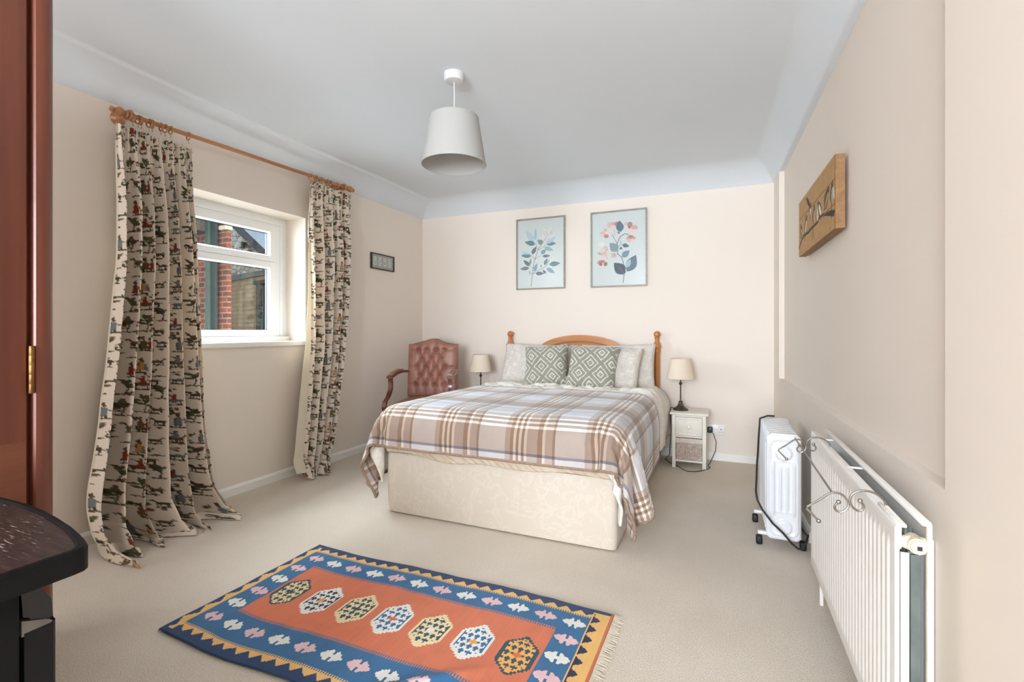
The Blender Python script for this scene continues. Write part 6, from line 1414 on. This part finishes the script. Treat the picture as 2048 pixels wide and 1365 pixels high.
X = X + 0.02 * t + 0.055 * np.clip(t - .55, 0, 1) ** 1.2
X = np.maximum(X, LX + 0.022)
# break and pool at the floor: cloth turns outwards and buckles
bk1 = low ** 1.5
X = X + bk1 * (0.055 + 0.035 * np.sin(s * 15 + 1.0) + 0.05 * np.exp(-((s - .10) / .09) ** 2)) + 0.018 * np.sin(low * 7.5 + s * 9) * low
Y = Y + bk1 * (0.03 * np.sin(s * 21 + 2) + 0.055 * np.clip(s - .75, 0, 1) * 3 - .02 * np.exp(-((s - .1) / .1) ** 2))
Z = np.where(low > 0, Z * (1 - 0.25 * low) + 0.028 * low * np.abs(np.sin(s * 18 + low * 5)) * np.sin(np.clip(low, 0, 1) * PI * .8), Z)
Z = Z + 0.05 * np.exp(-((t - .955) / .02) ** 2) * np.exp(-((s - .12) / .10) ** 2)
Z = np.maximum(Z, 0.004)
# one more turn of hem lying on the carpet
exn = 46; tt = np.linspace(0, 1, exn)[1:, None]
Xe = X[-1:] + tt * (0.045 + 0.03 * np.sin(s * 17 + 1.5) + .05 * np.exp(-((s - .10) / .08) ** 2)); Ye = Y[-1:] + tt * 0.02 * np.sin(s * 13)
Ze = np.maximum(0.006, Z[-1:] * (1 - tt) + 0.032 * np.abs(np.sin(s * 14 + 2.2 + tt * 2)) * np.sin(tt * PI) + .03 * np.sin(tt * PI) * np.exp(-((s - .12) / .1) ** 2))
X = np.concatenate([X, Xe]); Y = np.concatenate([Y, Ye]); Z = np.concatenate([Z, Ze])
SM = np.concatenate([SM, np.repeat(SM[-1:], exn - 1, 0)]); TM = np.concatenate([TM, TM[-1:] + tt * .16])
cL = grid_mesh('curtain', np.stack([X, Y, Z], -1), cur_m, col=fabric_col(SM, TM, 0.05), thick=0.0015)
tag(cL, 'wide cream curtain printed with rustic figures, nearest the wardrobe, pooling on the carpet', 'curtain', 'figured curtains at the window')
CLtop = (X[0], Y[0], Z[0])
lo = grid_mesh('lining', np.stack([np.maximum(X[20:520:4, ::4] - .016, LX + .005), Y[20:520:4, ::4], Z[20:520:4, ::4]], -1), lin_m, cL)

# ---- right curtain (narrower, lining turned out along its leading edge)
foldsR = [(.05, .04, .04, 0), (.14, -.03, .03, .0), (.22, .055, .05, 0), (.34, -.035, .035, 0), (.45, .055, .055, .0), (.57, -.035, .035, .0), (.68, .055, .05, 0), (.79, -.035, .03, -.01), (.88, .055, .05, -.02), (.97, -.01, .04, 0)]
X, Y, Z, SM, TM = curtain(2.245, 0.006, [(0, 2.775), (.08, 2.762), (.16, 2.740), (.35, 2.745), (.56, 2.742), (.74, 2.70), (.9, 2.665), (1, 2.64)],
    [(0, 3.205), (.12, 3.205), (.3, 3.18), (.57, 3.095), (.75, 3.02), (.9, 2.95), (1, 2.86)], -2.875, foldsR, [(0, .5), (.1, .7), (.5, 1.0), (.9, 1.0), (1, .8)], 0.95, 9, ny=470, nx=250, pleats=30)
t = np.linspace(0, 1, X.shape[0])[:, None]; s = np.linspace(0, 1, X.shape[1])[None, :]
low = np.clip((t - .93) / .07, 0, 1)
X = X + 0.04 * low ** 1.4 * (1 + np.sin(s * 9 + 1)) + 0.03 * np.clip(t - .5, 0, 1); X = np.maximum(X, LX + 0.022)
Y = Y + .012 * low * np.sin(s * 19)
Z = np.maximum(Z + 0.025 * low * np.abs(np.sin(s * 12 + 1)) * np.sin(low * PI * .85), 0.005)
cR = grid_mesh('curtain', np.stack([X, Y, Z], -1), cur_m, col=fabric_col(SM, TM, 0.12), thick=0.0015)
tag(cR, 'narrow cream figured curtain right of the window, with plain lining turned out', 'curtain', 'figured curtains at the window')
n_, m_ = 130, 14
tt = np.linspace(0.03, .985, n_)[:, None]; ss = np.linspace(0, 1, m_)[None, :]
jj = (tt[:, 0] * (X.shape[0] - 1)).astype(int)
wl = smooth_interp(tt[:, 0], [(0, .0), (.12, .008), (.3, .022), (.5, .045), (.7, .075), (.9, .085), (1, .10)])[:, None]
Xl = X[jj, 4][:, None] + (-.004) * ss - .018 * np.sin(ss * PI) ; Yl = Y[jj, 6][:, None] - wl * ss; Zl = Z[jj, 2][:, None] + .012 * (tt > .95) * ss
Xl = np.maximum(Xl, LX + .02) + .018 * np.sin(ss * PI) * (tt > .2)
lin = grid_mesh('lining', np.stack([Xl, Yl, Zl + 0 * ss], -1), lin_m, cR, thick=0.0015)
lin['label'] = 'plain cream lining turned outwards'

# ================================================================== CURTAIN POLE AND RINGS
pw = wood('varnished_pole', (190, 130, 82), (142, 92, 56), axis='Y', rough=0.3, coat=0.3, scale=2)
PX, PZ = -2.875, 2.262
def poleZ(y): return 2.243 + (y - 1.50) * (2.300 - 2.243) / (3.20 - 1.50)
po = thing('curtain_pole', 'honey varnished wooden curtain pole above the window', 'curtain pole', (PX, 2.35, 2.27))
pof = (-PX, -2.35, -2.27)
MB().tube([(PX, 1.52, poleZ(1.52)), (PX, 3.19, poleZ(3.19))], .0125, 18).obj('pole', pw, po, off=pof)
def finial(y, sg):
    prof = [(.013, -.01), (.019, 0), (.021, .006), (.015, .011), (.013, .015), (.020, .022), (.025, .034), (.024, .046), (.016, .056), (.010, .062), (.014, .067), (.0155, .074), (.012, .080), (0, .082)]
    return MB().lathe([(r_, sg * h_) for r_, h_ in prof], (PX, y, poleZ(y)), axis='Y', n=20, cap=False).obj('finial', pw, po, off=pof)
finial(1.535, -1); finial(3.165, 1)
for y in (1.545, 3.13):
    z = poleZ(y); b_ = MB().lathe([(.034, LX + .001), (.036, LX + .008), (.028, LX + .016), (.018, LX + .03), (.016, LX + .06), (.022, LX + .085), (.024, LX + .095)], (0, y, z), axis='X', n=20)
    b_.torus((PX, y, z), .0205, .0085, axis='Y', n=26, m=10)
    b_.obj('bracket', pw, po, off=pof)
def onpole(name, y, tilt, label, sag=0):
    r0 = MB().torus((0, 0, 0), .0215, .0042, axis='Y', n=28, m=8)
    return r0
ringL = [1.560, 1.585, 1.600, 1.640, 1.655, 1.700, 1.722, 1.752, 1.852]
ringR = [2.775, 2.830, 2.880, 2.945, 2.975, 3.045, 3.100]
ring_mesh = None; rings = []
ord_ = ['first', 'second', 'third', 'fourth', 'fifth', 'sixth', 'seventh', 'eighth', 'ninth']
for side_, ys_ in (('left', ringL), ('right', ringR)):
    for k, y in enumerate(ys_):
        if ring_mesh is None:
            o = MB().torus((0, 0, -.0085), .0215, .0042, axis='Y', n=28, m=8).obj('curtain_ring', pw)
            e_ = MB().tube([(0, 0, -.034), (0, 0, -.046)], .0016, 6).torus((0, 0, -.048), .0035, .0012, axis='Y', n=10, m=5).obj('eyelet', M('brass_eye', (180, 150, 96), metal=0.8, rough=0.3), o)
            ring_mesh = o
        else:
            o = ring_mesh.copy(); COL.objects.link(o)
            e_ = ring_mesh.children[0].copy(); COL.objects.link(e_); e_.parent = o
        o.location = (PX, y, poleZ(y)); o.rotation_euler = (0, 0, (rr.random() - .5) * .5)
        if side_ == 'left' and k == 8: lb = 'lone wooden ring set apart at the window side of the left curtain'
        else: lb = 'wooden ring on the pole above the %s curtain, %s along from the left' % (side_, ord_[k])
        tag(o, lb, 'curtain ring', 'wooden curtain rings')

# ================================================================== RUG
PXm = 0.005; RW_, RH_ = 1.500, 0.762
nx, ny = 300, 152
NAVY, BLUE, YEL, ORG, ROSE, WHT, TEAL, DKN = (38, 62, 98), (54, 104, 144), (226, 178, 106), (206, 114, 80), (222, 184, 184), (226, 224, 214), (50, 74, 84), (36, 44, 66)
img = np.zeros((ny, nx, 3)); I, J = np.meshgrid(np.arange(nx), np.arange(ny)); xm = (I + .5) * PXm; ym = (J + .5) * PXm
cc = lambda c: np.array(s2l(*c)[:3])
img[:] = cc(NAVY)
def fill(mask, c): img[mask] = cc(c)
bx0, bx1, by0, by1 = .045, 1.425, .072, .695     # outer edge of the blue band
fx0, fx1, fy0, fy1 = .155, 1.325, .200, .585     # field
# yellow stepped triangles on the navy border
def tri(u, period, step): return np.floor((np.abs(((u / period) % 1) - .5) * 2 * period / 2) / step) * step
hN = np.clip(.050 - tri(xm, .0585, .005) * 1.0, .0, .1)
fill((ym < by0) & (ym > by0 - .012 - (.030 - tri(xm, .0585, .0052) * .98)), YEL)
fill((ym > by1) & (ym < by1 + .012 + (.028 - tri(xm, .0585, .0052) * .98)), YEL)
fill((xm < bx0) & (ym > .02) & (ym < .735), YEL)
fill((xm < bx0) & (ym > .02) & (ym < .735) & (xm < .030 - tri(ym, .085, .0075) * .62), NAVY)
fill((xm > bx1) & (ym > .015) & (ym < .74), YEL)
fill((xm > bx1 + .004) & (xm < bx1 + .004 + (.030 - tri(ym, .060, .0055) * 1.0)) & (ym > .03) & (ym < .73), DKN)
fill(xm > 1.488, (196, 110, 70))
blue = (xm > bx0) & (xm < bx1) & (ym > by0) & (ym < by1); fill(blue, BLUE)
# comb edges along the long sides
comb = (I % 2 == 0)
fill((ym > by1) & (ym < by1 + .010) & comb & (xm > bx0) & (xm < bx1), BLUE); fill((ym < by0) & (ym > by0 - .014) & comb & (xm > bx0) & (xm < bx1), BLUE)
fld = (xm > fx0) & (xm < fx1) & (ym > fy0) & (ym < fy1); fill(fld, ORG)
fill(fld & comb & ((ym > fy1 - .014) | (ym < fy0 + .014)), BLUE)
def stepped(cx, cy, hw, hh, st=.0055):
    ax, ay = np.abs(xm - cx), np.abs(ym - cy); return (np.floor(ax / st) * st / hw + np.floor(ay / (st)) * st / hh) < .92
def border_motif(cx, cy, c, vert):
    hw, hh = (.046, .036)
    m_ = stepped(cx, cy, hw, hh); ax, ay = np.abs(xm - cx), np.abs(ym - cy)
    slit = (ax < .0055) & (ay > .0075)
    slit |= (ax < .011) & (ay > .026)
    fill(m_ & ~slit, c)
N = 12
for k in range(N):
    x_ = .108 + k * (1.375 - .108) / (N - 1)
    border_motif(x_, .640, ROSE if k % 2 == 0 else WHT, False)
    border_motif(x_, .136, ROSE if k % 2 == 0 else WHT, False)
for k in range(1, 5):
    y_ = .136 + k * (.640 - .136) / 5
    border_motif(.100, y_, WHT if k % 2 else ROSE, True); border_motif(1.375, y_, WHT if k % 2 else ROSE, True)
pal = [(TEAL, (222, 200, 150), TEAL, TEAL), (WHT, WHT, DKN, (222, 160, 96)), ((226, 206, 160), (226, 206, 160), TEAL, TEAL), (WHT, WHT, BLUE, (206, 106, 80)), ((228, 208, 162), (228, 208, 162), TEAL, WHT), (WHT, WHT, BLUE, (226, 160, 80)), (TEAL, (226, 168, 86), TEAL, (206, 110, 70))]
for k in range(7):
    cx, cy = .228 + k * .1703, .388; A_, B2, C2, D2 = pal[k]
    ax, ay = np.abs(xm - cx), np.abs(ym - cy); sx = np.floor(ax / .0075); sy = np.floor(ay / .0075)
    def hexm(hw, hh, cut): return (ax < hw) & ((ay + np.floor(ax / .010) * .010 * .85) < hh)
    fill(hexm(.064, .100, 0), A_); fill(hexm(.055, .088, 0), B2)
    # lattice of small stepped crosses
    inner = hexm(.050, .080, 0)
    qx = ((xm - cx) / .026 + 20); qy = ((ym - cy) / .030 + 20)
    ux = (qx + np.floor(qy + .5) * .5) % 1 - .5; uy = (qy + .5) % 1 - .5
    cross = ((np.abs(ux) < .16) & (np.abs(uy) < .42)) | ((np.abs(ux) < .40) & (np.abs(uy) < .18))
    fill(inner & cross & ~((ax < .014) & (ay < .018)), C2)
    fill(((ax < .006) & (ay < .016)) | ((ax < .014) & (ay < .006)), D2)
    fill((ax > .050) & (ax < .0555) & (ay < .045), C2)
wvn = vnoise(xm * 30, ym, 61, 5)[..., None] * .10 + vnoise(xm * 2, ym * 2, 62, 12)[..., None] * .10 + .90
img = img * wvn
Xr = np.linspace(-1.875, -1.875 + RW_, nx + 1); Yr = np.linspace(1.100, 1.100 + RH_, ny + 1); Xr, Yr = np.meshgrid(Xr, Yr)
Yr = Yr + 0.006 * np.sin(Xr * 5.0) - .004 * np.sin(Xr * 11)
Xr = Xr + 0.010 * (Yr - 1.45)
Zr = 0.006 + 0.004 * vnoise(Xr, Yr, 71, 7) + 0.003 * vnoise(Xr, Yr, 72, 16)
# a ridge where the rug has rucked up near the front edge
dr_ = (Xr - (-.985 + (Yr - 1.10) * .95)) ; Zr = Zr + 0.026 * np.exp(-(dr_ / .035) ** 2) * np.clip((1.42 - Yr) / .25, 0, 1)
rug_m = attr_mat('flat_woven_wool', rough=0.95, bump=0.6, bscale=330, bdist=0.002, sheen=0.15)
rug = grid_mesh('kilim_rug', np.stack([Xr, Yr, Zr], -1), rug_m, face_col=img, thick=0.005)
tag(rug, 'flat-woven rug with orange field, blue border and hexagon motifs on the carpet', 'rug')
fr_ = MB(); fc = M('wool_fringe', (224, 214, 196), (206, 194, 172), rough=0.95, scale=50)
rr = random.Random(2)
for k in range(190):
    for xe, sg in ((Xr[0, -1] + .004 - .0, 1),):
        y = 1.106 + k * (RH_ - .012) / 189; x0_ = xe + 0.010 * (y - 1.45) + .001; L = rr.uniform(.022, .040); dy = rr.uniform(-.008, .004)
        fr_.tube([(x0_ - .004, y, .008), (x0_ + L * .5, y + dy * .4, .006), (x0_ + L, y + dy, .003)], .0014, 4)
fo = fr_.obj('fringe', fc, rug); fo['kind'] = 'stuff'
fr2 = MB()
for k in range(110):
    y = 1.106 + k * (RH_ - .012) / 109; x0_ = -1.875 + 0.010 * (y - 1.45); L = rr.uniform(.006, .014)
    fr2.tube([(x0_ + .004, y, .008), (x0_ - L, y + rr.uniform(-.003, .003), .003)], .0014, 4)
fo = fr2.obj('fringe', M('brown_fringe', (150, 110, 84)), rug); fo['kind'] = 'stuff'
